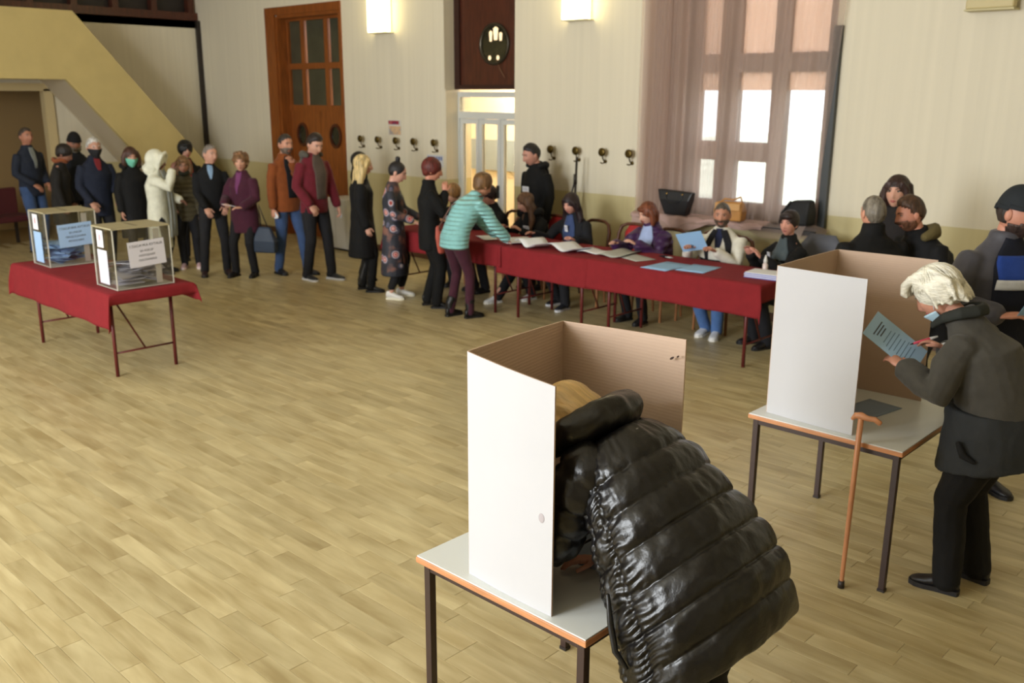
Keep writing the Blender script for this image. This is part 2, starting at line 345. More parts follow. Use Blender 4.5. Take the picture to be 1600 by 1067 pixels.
for a,b in ((-6.10,-5.86),(-5.70,-5.47),(-5.23,-4.85),(-4.68,-4.27)):
    V_(a,b,2.54,2.73,'transom'); V_(a,b,1.02,1.20,'bottom_rail'); V_(a,b,4.3,4.4,'top_rail')
    if a<-4.7: V_(a,b,1.63,1.83,'rail')
    MB().box(a-cx,b-cx,.0,.006,.18,3.28).build('pane',mat('window_glass',(245,248,250),.02,trans=1,ior=1.05),w)
    # fabric roller blind lowered behind the upper lights
    if a>-6: MB().box(a-cx,b-cx,.014,.017,2.36-cz,3.3).build('blind',M_blind,w)
    else: MB().box(a-cx,b-cx,-.02,.03,.18,3.28).build('blank_panel',M_wf,w)
struct('trim_3',MB().box(-6.27,-4.06,8.62,9.0,.97,1.02),M_dark)                       # sill
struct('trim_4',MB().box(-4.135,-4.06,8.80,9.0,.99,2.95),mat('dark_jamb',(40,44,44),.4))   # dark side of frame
# overcast outdoors: lawn and a pale street far outside
struct('ground_outside',MB().box(-40,30,12,90,-.8,-.75),mat('lawn',(214,216,196),.9,var=.2,scale=.4))
M_cur=curtain_mat('sheer_mauve',(220,198,186),.38,.55); M_cur2=curtain_mat('sheer_mauve_gathered',(216,194,182),.5,.55); M_cur3=curtain_mat('mauve_folded',(198,168,160),.93,.2)
def drape(name,x0,x1,y,z0,z1,amp,freq,m,parent,seed,tail=0,pull=None):
    r=random.Random(seed); ph=[r.random()*6.28 for _ in range(5)]
    nx=int((x1-x0)*90); nz=26; v=[];f=[]
    for k in range(nz+1+(6 if tail else 0)):
        for i in range(nx+1):
            s=i/nx; 
            if k<=nz:
                t=k/nz; z=z1+(z0-z1)*t; x=x0+(x1-x0)*s
                if pull: x+=pull(s,t)
                wv=math.sin(s*(x1-x0)*freq+ph[0]+.5*math.sin(s*9+ph[1]))*.7+math.sin(s*(x1-x0)*freq*2.3+ph[2]+t*.8)*.3
                yy=y+amp*wv*(.7+.4*t)
            else:   # spreads over the sill and droops
                q=(k-nz)/6; x=x0+(x1-x0)*s+.02*math.sin(s*30+q); yy=y-.22*q+.02*math.sin(s*21+ph[3])
                z=z0+.02+.012*math.sin(s*26+ph[4]+q*2)-(.10*max(0,q-.55)*2*(1+.5*math.sin(s*11+ph[1])))
            v.append((x,yy,z))
    n=nx+1; rows=len(v)//n
    for k in range(rows-1):
        for i in range(nx): f.append((k*n+i,k*n+i+1,(k+1)*n+i+1,(k+1)*n+i))
    return MB().add(v,f).build(name,m,parent,smooth=True)
cu=root('curtain','long sheer mauve curtain hanging across the tall window','curtain',(0,0,0))
drape('panel',-6.30,-3.93,8.785,1.03,4.6,.035,26,M_cur,cu,1,tail=1,pull=lambda s,t:-.24*t*s)
drape('gathered_edge',-6.32,-5.72,8.75,1.03,4.6,.045,34,M_cur2,cu,2,pull=lambda s,t:.0)
drape('gathered_edge',-6.28,-5.95,8.72,1.03,4.6,.03,30,M_cur2,cu,5,pull=lambda s,t:.12*t*(1-t))
drape('gathered_edge',-5.5,-5.26,8.77,1.03,4.6,.03,30,M_cur2,cu,6,pull=lambda s,t:-.06*t)
def sill_drape():
    v=[];f=[];nx=110;prof=[(8.74,1.06),(8.70,1.035),(8.66,1.032),(8.62,1.034),(8.603,1.028),(8.598,1.0),(8.596,.96),(8.596,.92),(8.598,.885)]
    for k,(y,z) in enumerate(prof):
        for i in range(nx+1):
            s=i/nx; x=-6.24+1.62*s; d=.5+.5*math.sin(s*5.2+.6)+.22*math.sin(s*17); zz=z
            if k>4: zz=1.028-(1.028-z)*max(.25,min(1.2,d*.9+.25))
            v.append((x+.012*math.sin(k*1.3+s*40),y-.012*math.sin(s*33+k*.4)*(k>2)-.010*(k>3),zz+.010*math.sin(s*47+k)*(1<k<5)))
    n=nx+1
    for k in range(len(prof)-1):
        for i in range(nx): f.append((k*n+i,k*n+i+1,(k+1)*n+i+1,(k+1)*n+i))
    MB().add(v,f).build('sill_drape',M_cur3,cu,smooth=True)
sill_drape()
MB().bar((-6.45,8.78,4.6),(-4.0,8.78,4.6),.018).build('rod',M_dark,cu)
# tail of curtain hanging by the black bag
MB().add(*(lambda V:(V,[(0,1,3,2),(2,3,5,4),(4,5,7,6)]))([(-4.34,8.60,1.03),(-4.14,8.60,1.10),(-4.36,8.575,.96),(-4.17,8.575,1.0),(-4.30,8.57,.86),(-4.2,8.57,.9),(-4.33,8.57,.80),(-4.27,8.57,.82)])).build('tail',M_cur2,cu,smooth=True)
# ---- wall lamps
def sconce(x0,x1,lab):
    t=root('wall_lamp',lab,'lamp',((x0+x1)/2,WALL,3.15),group='box lamps on the back wall'); hw=(x1-x0)/2
    MB().box(-hw+.03,hw-.03,-.05,0,.02,.95).build('back_plate',M_white,t)
    MB().box(-hw,hw,-.15,-.05,0,1.0).build('shade',mat('lamp_glow',(255,238,176),.5,emit=7),t,bevel=.012)
    MB().box(-hw-.006,hw+.006,-.156,-.0,-.014,0).build('bottom_cap',mat('lamp_cap',(230,222,190),.5),t)
sconce(-11.06,-10.66,'glowing box wall lamp above the coat hooks beside the wooden door')
sconce(-7.44,-7.08,'glowing box wall lamp between the dark panel and the curtained window')
t=root('wall_lamp','unlit box wall lamp right of the curtained window','lamp',(-2.75,WALL,3.15),group='box lamps on the back wall')
t.location.z=3.02
MB().box(-.16,.16,-.05,0,.02,.95).build('back_plate',M_white,t); MB().box(-.19,.19,-.15,-.05,0,1.0).build('shade',mat('lamp_off',(196,180,130),.5),t,bevel=.012); MB().box(-.196,.196,-.156,0,-.014,0).build('bottom_cap',mat('lamp_cap2',(190,178,130),.5),t)
# ---- coat hooks
M_brass=mat('aged_brass',(92,74,30),.35,.75)
def hook(x,lab):
    t=root('coat_hook',lab,'hook',(x+.06,WALL,1.60),group='coat hooks along the back wall')
    if 'm' not in hook.__dict__:
        C=lambda r,y,n=18,zc=.06:[(r*math.cos(2*math.pi*i/n),y,zc+r*math.sin(2*math.pi*i/n)) for i in range(n)]
        hook.m=[('base_plate',MB().rings([C(.022,0,zc=-.05),C(.022,-.008,zc=-.05),C(.016,-.012,zc=-.05)]).mesh('base_plate',True)),
         ('arm',MB().tube([(0,-.005,-.05),(0,-.03,-.045),(0,-.055,-.02),(0,-.07,.03),(0,-.075,.06)],[.010,.009,.008,.008,.009],8).mesh('arm',True)),
         ('disc',MB().rings([C(.042,-.07),C(.05,-.076),C(.05,-.086),C(.038,-.094),C(.02,-.096)]).mesh('disc',True)),
         ('peg',MB().tube([(0,-.01,-.055),(0,-.06,-.07),(0,-.10,-.06)],[.007,.007,.008],8).mesh('peg',True))]
    for n,me in hook.m: link(n,me,M_brass,t)
HX=[-11.475,-11.07,-10.66,-10.27,-9.84,-8.049,-7.70,-7.30,-6.90,-6.513]
HL=['first brass coat hook right of the wooden door','second brass coat hook right of the wooden door','brass coat hook right below the small poster','brass coat hook just right of the small poster','brass coat hook nearest the left edge of the door recess','brass coat hook behind the head of the man in black hoodie','brass coat hook just right of the hooded man’s head','brass coat hook directly above the folded tripod','brass coat hook between the folded tripod and the last hook','last brass coat hook beside the mauve curtain']
HL=[h.replace('’',"'") for h in HL]
for x,l in zip(HX,HL): hook(x,l)
# ---- paper notices
def paper_mat(name,base,spots):
    m=mat(name,base,.7); nt=m.node_tree; b=nt.nodes['Principled BSDF']; tc=nt.nodes.new('ShaderNodeTexCoord'); n=nt.nodes.new('ShaderNodeTexNoise'); n.inputs['Scale'].default_value=9
    nt.links.new(tc.outputs['Object'],n.inputs[0]); r=nt.nodes.new('ShaderNodeValToRGB'); e=r.color_ramp.elements; e[0].position=.3; e[0].color=srgb(*spots[0]); e[1].position=.7; e[1].color=srgb(*spots[2]); q=e.new(.5); q.color=srgb(*spots[1])
    nt.links.new(n.outputs[0],r.inputs[0]); nt.links.new(r.outputs[0],b.inputs['Base Color']); return m
ps=root('poster','small printed poster with red and orange picture above the coat hooks','poster',(-10.69,WALL,1.73))
MB().box(-.14,.14,-.004,0,0,.215).build('sheet',mat('poster_white',(206,200,190),.6),ps)
MB().box(-.135,.10,-.006,-.004,.155,.205).build('red_band',paper_mat('poster_red',(150,40,50),((60,40,90),(150,30,45),(190,120,120))),ps)
MB().box(-.12,.135,-.006,-.004,.01,.13).build('picture',paper_mat('poster_pic',(200,170,130),((120,140,160),(205,170,130),(222,190,150))),ps)
sg=root('wall_notice','white paper notice with blue lettering behind the red haired woman','notice',(-9.83,WALL,1.33))
MB().box(-.17,.17,-.004,0,0,.16).build('sheet',mat('notice_white',(205,205,205),.6),sg)
for k in range(7): MB().box(-.155+k*.045,-.155+k*.045+.03,-.006,-.004,.09,.14).build('blue_letter',mat('notice_blue',(90,110,165),.6),sg)
for k in range(6): MB().box(-.13+k*.045,-.13+k*.045+.028,-.006,-.004,.03,.065).build('blue_letter',MATS['notice_blue'],sg)
# white cabinet beside wooden door
cb=root('low_cabinet','low white cabinet against the wall beside the wooden door','cabinet',(-11.62,8.60,0))
MB().box(-.28,.28,-.17,.25,.03,.78).build('body',M_white,cb,bevel=.006); MB().box(-.26,-.005,-.19,-.172,.06,.76).build('door',M_white,cb); MB().box(.005,.26,-.19,-.172,.06,.76).build('door',M_white,cb); MB().box(-.27,.27,-.15,.24,0,.03).build('plinth',M_dark,cb)
# ================================================================== FURNITURE
M_red=mat('red_cloth',(128,33,38),.9,var=.06,scale=14,bump=.25,bscale=9,spec=.25)
M_rtube=mat('maroon_tube',(96,30,30),.45)
M_lam=mat('white_laminate',(216,219,216),.28)
M_edge=mat('table_edge_wood',(190,130,86),.45,var=.18,scale=9,stretch=(1,1,6))
M_btube=mat('dark_brown_tube',(52,34,28),.42)
M_plate=mat('tabletop_board',(120,84,56),.6)
def cloth(name,x0,x1,y0,y1,zt,ox0,ox1,oy0,oy1,label,group=None,seed=1,res=.022,parentless=True,flare=.02):
    "tablecloth over a rectangular top with given overhangs on the four sides"
    r=random.Random(seed); ph=[r.random()*6.28 for _ in range(6)]
    def axis(a,b,oa,ob):
        n1=max(2,int(oa/res)) if oa>0 else 0; n2=max(2,int(ob/res)) if ob>0 else 0
        L=[a-oa*(1-i/n1) for i in range(n1)] if n1 else []
        m=max(6,int((b-a)/.05)); L+=[a+(b-a)*i/m for i in range(m+1)]
        L+=[b+ob*(i+1)/n2 for i in range(n2)] if n2 else []
        return L
    X=axis(x0,x1,ox0,ox1); Y=axis(y0,y1,oy0,oy1); v=[]; f=[]
    for y in Y:
        for x in X:
            dx=max(x0-x,0,x-x1); dy=max(y0-y,0,y-y1); sx=-1 if x<x0 else 1; sy=-1 if y<y0 else 1
            cxp=min(max(x,x0),x1); cyp=min(max(y,y0),y1)
            d=math.hypot(dx,dy)
            z=zt-max(0,d-.012)
            if d==0: z=zt+.0015*math.sin(x*7+ph[0])*math.sin(y*6+ph[1])
            w=.010*math.sin(x*11+ph[2])*min(1,dy*6)+.0  ; w2=.010*math.sin(y*11+ph[3])*min(1,dx*6)
            k=min(1,d/.03)
            if dx>0 and dy>0:   # hanging corner folds
                ang=math.atan2(dy,dx); fold=math.sin(ang*2)
                px=cxp+sx*(.012+flare*d*2+.10*fold*d*1.2*math.cos(ang)*1.0+.05*fold*d); py=cyp+sy*(.012+flare*d*2+.10*fold*d*1.2*math.sin(ang)+.05*fold*d)
            else:
                px=cxp+(sx*(.012*k+flare*dx*2+w2) if dx>0 else 0); py=cyp+(sy*(.012*k+flare*dy*2+w) if dy>0 else 0)
            v.append((px,py,z))
    n=len(X)
    for j in range(len(Y)-1):
        for i in range(n-1): f.append((j*n+i,j*n+i+1,(j+1)*n+i+1,(j+1)*n+i))
    o=MB().add(v,f).build(name,M_red,None,smooth=True)
    md=o.modifiers.new('solid','SOLIDIFY'); md.thickness=.004; md.offset=1
    return tag(o,label,'tablecloth',group)
def folding_table(x0,x1,y0,y1,zt,label,inset=.24,yin=.1,group=None):
    t=root('folding_table',label,'table',((x0+x1)/2,(y0+y1)/2,0),group=group); hx=(x1-x0)/2; hy=(y1-y0)/2
    MB().box(-hx,hx,-hy,hy,zt-.03,zt).build('tabletop',M_plate,t)
    for sx in (-1,1):
        X=sx*(hx-inset)
        for sy in (-1,1): MB().bar((X,sy*(hy-yin),0),(X,sy*(hy-yin),zt-.03),.016).build('leg',M_rtube,t,smooth=True)
        MB().bar((X,-(hy-yin),.20),(X,hy-yin,.20),.009).build('stretcher',M_rtube,t,smooth=True)
        MB().bar((X,0,.20),(X-sx*.02,-(hy-yin)+.02,zt-.06),.008).build('brace',M_rtube,t,smooth=True)
    return t
# ballot table
folding_table(-9.36,-7.29,3.07,3.79,.748,'folding table with maroon tubular legs under the ballot boxes')
cloth('tablecloth',-9.36,-7.29,3.07,3.79,.751,.10,.10,.30,.16,'red cloth draped over the ballot box table',seed=4)
# commission tables
ZT=.762
for k,(a,b,l) in enumerate(((-5.55,-3.74,'folding table under the red cloth nearest the cardboard booths'),(-6.76,-5.57,'middle folding table of the red cloth covered row'),(-8.66,-6.78,'folding table at the far end of the red cloth covered row'))):
    folding_table(a,b,7.0,7.75,ZT-.003,l,inset=.16,group='folding tables of the long row')
cloth('tablecloth',-5.57,-3.74,7.0,7.75,ZT+.003,.02,.16,.29,.1,'red tablecloth on the long table section where the bearded man reads',seed=5)
cloth('tablecloth',-6.78,-5.56,7.0,7.75,ZT,.01,.01,.30,.1,'red tablecloth on the middle table section under the white lists',seed=6)
cloth('tablecloth',-8.66,-6.76,7.0,7.75,ZT+.003,.14,.02,.24,.1,'red tablecloth on the far table section behind the mint jacket',seed=7)
def school_table(x0,x1,y0,y1,zt,label):
    t=root('school_table',label,'table',((x0+x1)/2,(y0+y1)/2,0)); hx=(x1-x0)/2; hy=(y1-y0)/2
    MB().box(-hx+.004,hx-.004,-hy+.004,hy-.004,zt-.004,zt+.0005).build('laminate_top',M_lam,t)
    MB().box(-hx,hx,-hy,hy,zt-.026,zt-.004).build('edge_board',M_edge,t,bevel=.003)
    i=.035
    for sx in (-1,1):
        for sy in (-1,1):
            X,Y=sx*(hx-i),sy*(hy-i); lg=MB().box(X-.0145,X+.0145,Y-.0145,Y+.0145,.012,zt-.026).build('leg',M_btube,t,bevel=.002)
            MB().box(X-.017,X+.017,Y-.017,Y+.017,0,.014).build('foot_cap',M_dark,lg)
    for sy in (-1,1): MB().box(-hx+i,hx-i,sy*(hy-i)-.012,sy*(hy-i)+.012,zt-.056,zt-.026).build('apron_tube',M_btube,t)
    for sx in (-1,1): MB().box(sx*(hx-i)-.012,sx*(hx-i)+.012,-hy+i,hy-i,zt-.056,zt-.026).build('apron_tube',M_btube,t)
    return t
school_table(-2.285,-1.515,1.935,2.765,.73,'white topped school table in front with the bent woman writing')
school_table(-2.215,-1.425,4.12,4.995,.73,'white topped school table with a walking cane leaning on it')
# cardboard booths
M_cwhite=mat('cardboard_white',(190,189,191),.85,var=.02,scale=3,spec=.12)
def cardboard():
    m=mat('cardboard_brown',(192,165,143),.8,var=.04,scale=4); nt=m.node_tree; b=nt.nodes['Principled BSDF']
    tc=nt.nodes.new('ShaderNodeTexCoord'); w=nt.nodes.new('ShaderNodeTexWave'); w.bands_direction='Z'; w.inputs['Scale'].default_value=26; nt.links.new(tc.outputs['Object'],w.inputs[0])
    bu=nt.nodes.new('ShaderNodeBump'); bu.inputs['Strength'].default_value=.10; bu.inputs['Distance'].default_value=.003; nt.links.new(w.outputs[0],bu.inputs['Height']); nt.links.new(bu.outputs[0],b.inputs['Normal']); return m
M_cbrown=cardboard()
def booth(P,z0,z1,label,top=(0,0,0,0)):
    "three folded cardboard panels, white outside, brown inside; P = floor polyline seen from above (inside on the right of travel)"
    t=root('voting_booth',label,'booth',(P[1][0],P[1][1],z0)); th=.006
    for k in range(3):
        a=Vector((P[k][0]-P[1][0],P[k][1]-P[1][1],0)); b=Vector((P[k+1][0]-P[1][0],P[k+1][1]-P[1][1],0)); d=(b-a).normalized(); n=Vector((-d.y,d.x,0))*th
        ha=z1-z0+top[k]; hb=z1-z0+top[k+1]; N=12; mb=MB(); rows=[]
        for i in range(N+1):
            q=a+(b-a)*(i/N); bow=.006*math.sin(math.pi*i/N); q=q+n.normalized()*bow; h=ha+(hb-ha)*i/N
            rows.append((q,q+n,h))
        v=[];
        for q,o,h in rows: v+=[(q.x,q.y,0),(q.x,q.y,h),(o.x,o.y,h),(o.x,o.y,0)]
        fo=[];fi=[];
        for i in range(N):
            e=4*i; fi.append((e,e+1,e+5,e+4)); fo+= [(e+3,e+7,e+6,e+2)]; fi.append((e+1,e+2,e+6,e+5)); fi.append((e,e+4,e+7,e+3))
        fi+=[(0,3,2,1),(4*N,4*N+1,4*N+2,4*N+3)]
        kk=len(mb.v); mb.m=0; mb.add(v,fo); mb.m=1
        mb.f+=fi; mb.mi+=[1]*len(fi)
        me=mb.mesh('panel'); o=link('panel',me,[M_cwhite,M_cbrown],t)
    return t
booth([(-1.69,4.178),(-2.154,4.205),(-2.165,4.90),(-1.645,4.93)],.731,1.492,'folded cardboard voting booth beside the white haired woman')
b0=booth([(-1.676,1.969),(-2.056,1.982),(-2.172,2.585),(-1.655,2.615)],.731,1.492,'folded cardboard voting booth hiding the head of the bent woman',top=(-.010,.02,-.005,.012))
MB().ell((.335,-.020,.32),(.012,.0015,.016)).build('smudge',mat('smudge',(172,164,166),.9,spec=.1),b0)
MB().ell((.362,.612,.705),(.010,.0015,.004),rot=Matrix.Rotation(-.6,3,'Y')).build('tear',mat('tear_dark',(70,50,40),.8),b0); MB().ell((.385,.613,.715),(.006,.0015,.003),rot=Matrix.Rotation(-.6,3,'Y')).build('tear',MATS['tear_dark'],b0)
# ---- ballot boxes
def acrylic():
    m=bpy.data.materials.new('acrylic'); m.use_nodes=True; nt=m.node_tree; nt.nodes.clear()
    o=nt.nodes.new('ShaderNodeOutputMaterial'); g=nt.nodes.new('ShaderNodeBsdfGlossy'); g.inputs['Roughness'].default_value=.05; tr=nt.nodes.new('ShaderNodeBsdfTransparent'); tr.inputs[0].default_value=(.975,.975,.965,1)
    lw=nt.nodes.new('ShaderNodeLayerWeight'); lw.inputs['Blend'].default_value=.25
    mr=nt.nodes.new('ShaderNodeMapRange'); mr.inputs[3].default_value=.04; mr.inputs[4].default_value=.5; nt.links.new(lw.outputs['Fresnel'],mr.inputs[0])
    x=nt.nodes.new('ShaderNodeMixShader'); nt.links.new(mr.outputs[0],x.inputs[0]); nt.links.new(tr.outputs[0],x.inputs[1]); nt.links.new(g.outputs[0],x.inputs[2]); nt.links.new(x.outputs[0],o.inputs[0]); return m
M_acr=acrylic(); M_acredge=mat('acrylic_edge',(222,218,204),.3,alpha=.75); M_lid=mat('box_lid',(176,166,134),.35,alpha=.9)
FONTS=[]
def text_mesh(s,size):
    c=bpy.data.curves.new('txt','FONT'); c.body=s; c.size=size; c.align_x='CENTER'; c.align_y='CENTER'; c.extrude=.0003
    o=bpy.data.objects.new('txt',c); COL.objects.link(o); dg=bpy.context.evaluated_depsgraph_get(); dg.update()
    me=bpy.data.meshes.new_from_object(o.evaluated_get(dg)); bpy.data.objects.remove(o); bpy.data.curves.remove(c); return me
M_ink=mat('print_ink',(70,70,84),.7)
def ballot_box(x0,x1,y0,y1,z,h,paper,lines,label,lab2):
    t=root('ballot_box',label,'ballot box',((x0+x1)/2,(y0+y1)/2,z)); hx=(x1-x0)/2; hy=(y1-y0)/2; th=.005
    for nm,b in (('side_wall',(-hx,hx,-hy,-hy+th)),('side_wall',(-hx,hx,hy-th,hy)),('end_wall',(-hx,-hx+th,-hy+th,hy-th)),('end_wall',(hx-th,hx,-hy+th,hy-th))): MB().box(*b,th,h-.012).build(nm,M_acr,t)
    MB().box(-hx,hx,-hy,hy,0,th).build('base',M_acredge,t)
    ld=MB().box(-hx-.004,hx+.004,-hy-.004,hy+.004,h-.012,h).build('lid',M_lid,t)
    MB().box(-.12,.12,-.006,.006,h,h+.001).build('slot',M_dark,ld)
    for sx in (-1,1):
        for sy in (-1,1): MB().box(sx*hx-.004,sx*hx+.004,sy*hy-.004,sy*hy+.004,0,h).build('corner_strip',M_acredge,t)
    pm=mat('sign_'+lab2,paper,.7)
    # tilted sign on the +x face
    sg=MB().box(-.001,.001,-.155,.155,-.105,.105).build('sign',pm,t,loc=(hx+.004,.03,h*.56),rot=(math.radians(3),0,0))
    for k,(s,sz,zz) in enumerate(lines):
        o=link('lettering',text_mesh(s,sz),M_ink,sg,loc=(.0015,0,zz),rot=(R90,0,R90))
    MB().box(hx-.012,hx-.010,.10,.15,.02,h-.03).build('inner_strip',mat('inner_strip',(210,206,200),.6),t)
    # labels on the -y face
    MB().box(-hx*.55,hx*.05,-hy-.003,-hy-.001,h*.66,h*.94).build('label_white',mat('sticker_white',(240,236,240),.5),t)
    MB().ell((-hx*.25,-hy-.004,h*.82),(.02,.001,.03)).build('seal',mat('seal_pink',(206,170,180),.6),t)
    MB().box(-hx*.62,hx*.3,-hy-.003,-hy-.001,h*.06,h*.62).build('label_sheet',pm,t)
    # heap of folded ballots
    r=random.Random(hash(lab2)%99 if False else len(lab2)); pb=[]
    base=[Vector(paper)]; 
    for k in range(26):
        w,d=r.uniform(.17,.24),r.uniform(.13,.19); px=r.uniform(-hx+.1,hx-.1); py=r.uniform(-hy+.1,hy-.1); pz=.015+.006*k+r.uniform(0,.03)
        rot=Matrix.Rotation(r.uniform(0,6.28),3,'Z')@Matrix.Rotation(r.uniform(-.3,.3),3,'X')
        mb=MB(); hgt=r.uniform(.008,.024)
        V=[Vector((-w/2,-d/2,0)),Vector((w/2,-d/2,0)),Vector((w/2,d/2,hgt)),Vector((-w/2,d/2,hgt)),Vector((-w/2,d/2,hgt+.006)),Vector((w/2,d/2,hgt+.006)),Vector((w/2,-d/2,hgt*1.9)),Vector((-w/2,-d/2,hgt*1.9))]
        C=Vector((px,py,pz)); P=[rot@q+C for q in V]; P=[Vector((min(max(q.x,-hx+.012),hx-.012),min(max(q.y,-hy+.012),hy-.012),max(q.z,.008))) for q in P]
        o=MB().add(P,[(0,1,2,3),(3,2,5,4),(4,5,6,7)]).build('folded_ballot',mat('ballot_'+lab2+str(k%3),tuple(max(0,min(255,c-(k%3)*14)) for c in paper),.75),t)
        md=o.modifiers.new('s','SOLIDIFY'); md.thickness=.0012
    return t
LN=lambda a,b,c:[('ГЛАСАЧКА КУТИЈА',.029,.066),(a,.024,.022),(b,.024,-.016),(c,.024,-.054)]
ballot_box(-7.737,-7.362,3.172,3.652,.757,.50,(214,212,222),LN('ЗА ИЗБОР','НАРОДНИХ','ПОСЛАНИКА'),'clear ballot box with white papers and white sign, nearer one','white')
ballot_box(-9.176,-8.803,3.202,3.65,.757,.50,(158,190,226),LN('ЗА ИЗБОР','ПРЕДСЕДНИКА','РЕПУБЛИКЕ'),'clear ballot box with blue papers and blue sign, farther one','blue')
# ---- wooden chairs
M_chair=mat('chair_dark_wood',(88,46,22),.4,var=.2,scale=8,stretch=(4,4,1)); M_cleg=mat('chair_leg_wood',(150,100,62),.5,var=.15,scale=8,stretch=(5,5,.8)); M_seat=mat('chair_red_fabric',(168,34,34),.8)
def chair_proto(pad):
    t=root('wooden_chair','chair','chair')
    MB().box(-.20,.20,-.20,.20,.405,.44).build('seat',M_seat,t,bevel=.015)
    MB().box(-.205,.205,-.205,.205,.37,.405).build('seat_frame',M_cleg,t)
    for sx in (-1,1):
        MB().tube([(sx*.185,.185,0),(sx*.18,.18,.39)],[.014,.02],8).build('leg',M_cleg,t,smooth=True)
        MB().tube([(sx*.18,-.21,0),(sx*.18,-.185,.40)],[.014,.018],8).build('leg',M_cleg,t,smooth=True)
    # bent back hoop
    pts=[(-.18,-.185,.44),(-.195,-.215,.62),(-.195,-.245,.80),(-.165,-.26,.885),(-.10,-.268,.915),(0,-.272,.92),(.10,-.268,.915),(.165,-.26,.885),(.195,-.245,.80),(.195,-.215,.62),(.18,-.185,.44)]
    MB().tube(pts,.019,8,flat=1.3,upv=(0,1,0)).build('back_hoop',M_chair,t,smooth=True)
    MB().tube([(-.19,-.225,.62),(0,-.24,.61),(.19,-.225,.62)],.014,8).build('back_rail',M_chair,t,smooth=True)
    if pad: MB().tube([(0,-.235,.60),(0,-.25,.70),(0,-.262,.82),(0,-.268,.88)],[.09,.125,.125,.09],12,flat=.14,upv=(0,1,0)).build('back_pad',M_seat,t,smooth=True)
    return t
CH=[(-8.48,8.12,180,1,'wooden chair with red seat at the far end of the long table'),(-7.83,8.14,180,0,'wooden chair under the seated woman in black with red collar'),(-7.2,8.16,182,1,'wooden chair under the long haired girl in black hoodie'),(-6.60,8.15,176,0,'wooden chair under the woman with blue blouse and badge'),(-6.08,8.2,184,1,'empty wooden chair with red pad between two seated women'),(-5.56,8.15,180,0,'wooden chair under the woman in purple jacket'),(-5.12,8.34,178,1,'wooden chair with red back half hidden beside the bearded man'),(-4.78,8.15,180,0,'wooden chair under the bearded man in white cardigan')]
protos={}
for x,y,d,pad,lab in CH:
    if pad not in protos: t=protos[pad]=chair_proto(pad)
    else: t=copy_tree(protos[pad])
    t.location=(x,y,0); t.rotation_euler=(0,0,math.radians(d)); t['label']=lab; t['group']='wooden chairs behind the long table'
gc=root('plastic_chair','grey chair behind the short haired woman in black cardigan','chair',(-3.92,8.2,0),math.pi)
M_gc=mat('grey_upholstery',(92,94,104),.7)
MB().box(-.22,.22,-.21,.2,.39,.44).build('seat',M_gc,gc,bevel=.02); MB().tube([(0,-.22,.5),(0,-.25,.7),(0,-.29,.92)],[.2,.23,.21],14,flat=.14,upv=(0,1,0)).build('backrest',M_gc,gc,smooth=True)
for sx in (-1,1):
    for y in (-.19,.18): MB().bar((sx*.2,y,0),(sx*.19,y,.43),.012).build('leg',M_dark,gc,smooth=True)
# dark red stacked chairs in the left doorway corner
for k,(x,y,rz,l) in enumerate(((-15.45,4.55,-80,'dark red upholstered bench seat cut off at the left edge of the frame'),)):
    t=root('upholstered_bench',l,'bench',(x,y,0),math.radians(rz)); M_dr=mat('dark_red_fabric',(74,20,24),.8)
    MB().box(-.9,.9,-.25,.25,.38,.47).build('seat',M_dr,t,bevel=.02); MB().box(-.9,.9,-.32,-.25,.45,.86).build('backrest',M_dr,t,bevel=.02)
    for sx in (-1,1):
        for sy in (-1,1): MB().box(sx*.8-.02,sx*.8+.02,sy*.2-.02,sy*.2+.02,0,.38).build('leg',M_dark,t)
# ---- walking cane
cn=root('walking_cane','wooden walking cane with derby handle leaning on the table edge','cane',(-1.614,4.045,0))
M_cane=mat('cane_wood',(190,130,90),.4,var=.12,scale=6,stretch=(6,6,1))
tp=Vector((-.008,.048,.855))
MB().tube([(0,0,.02),tp*.5+Vector((0,0,.01)),tp],[.0105,.0125,.0135],12).build('shaft',M_cane,cn,smooth=True)
MB().tube([tp+Vector((-.040,0,-.012)),tp+Vector((-.025,0,.008)),tp+Vector((0,0,.012)),tp+Vector((.03,0,.006)),tp+Vector((.065,0,.009)),tp+Vector((.09,0,-.004))],[.009,.015,.018,.013,.0135,.012],12).build('handle',M_cane,cn,smooth=True)
MB().tube([(0,0,0.003),(0,0,.04)],[.0165,.0145],12,capr=False).build('rubber_tip',M_dark,cn,smooth=True)
# ---- papers
M_pw=mat('paper_white',(226,228,232),.7); M_pg=mat('paper_grey',(176,178,170),.7); M_pb=mat('paper_blue',(146,186,224),.7); M_pbd=mat('paper_bluegrey',(128,142,160),.7)
def sheet(name,label,m,c,w,d,rz,z,curl=.0,group='sheets on the long red table',cat='paper',print_=False):
    n=10; v=[];f=[]
    for i in range(n+1):
        for j in range(5):
            s=i/n-.5; t_=j/4-.5; v.append((s*w,t_*d,curl*(math.sin((s+.5)*math.pi*2.2)*.5+.5)+ .0006))
    for i in range(n):
        for j in range(4): a=i*5+j; f.append((a,a+5,a+6,a+1))
    o=MB().add(v,f).build(name,m,None,smooth=True,loc=(c[0],c[1],z),rot=(0,0,math.radians(rz))); md=o.modifiers.new('s','SOLIDIFY'); md.thickness=.0015; md.offset=1
    tag(o,label,cat,group); return o
Z=.772
sheet('paper_sheet','white list lying in front of the mint jacket woman',M_pw,(-7.20,7.30),.34,.25,-25,Z,.008)
sheet('paper_sheet','white open list before the woman with red collar',M_pw,(-6.80,7.30),.42,.30,-30,Z,.03)
sheet('paper_sheet','raised white register page in front of the long haired girl',M_pw,(-6.47,7.22),.40,.30,-20,Z+.004,.065)
sheet('paper_sheet','wavy white register page before the woman with blue blouse',M_pw,(-6.08,7.30),.46,.30,-14,Z,.055)
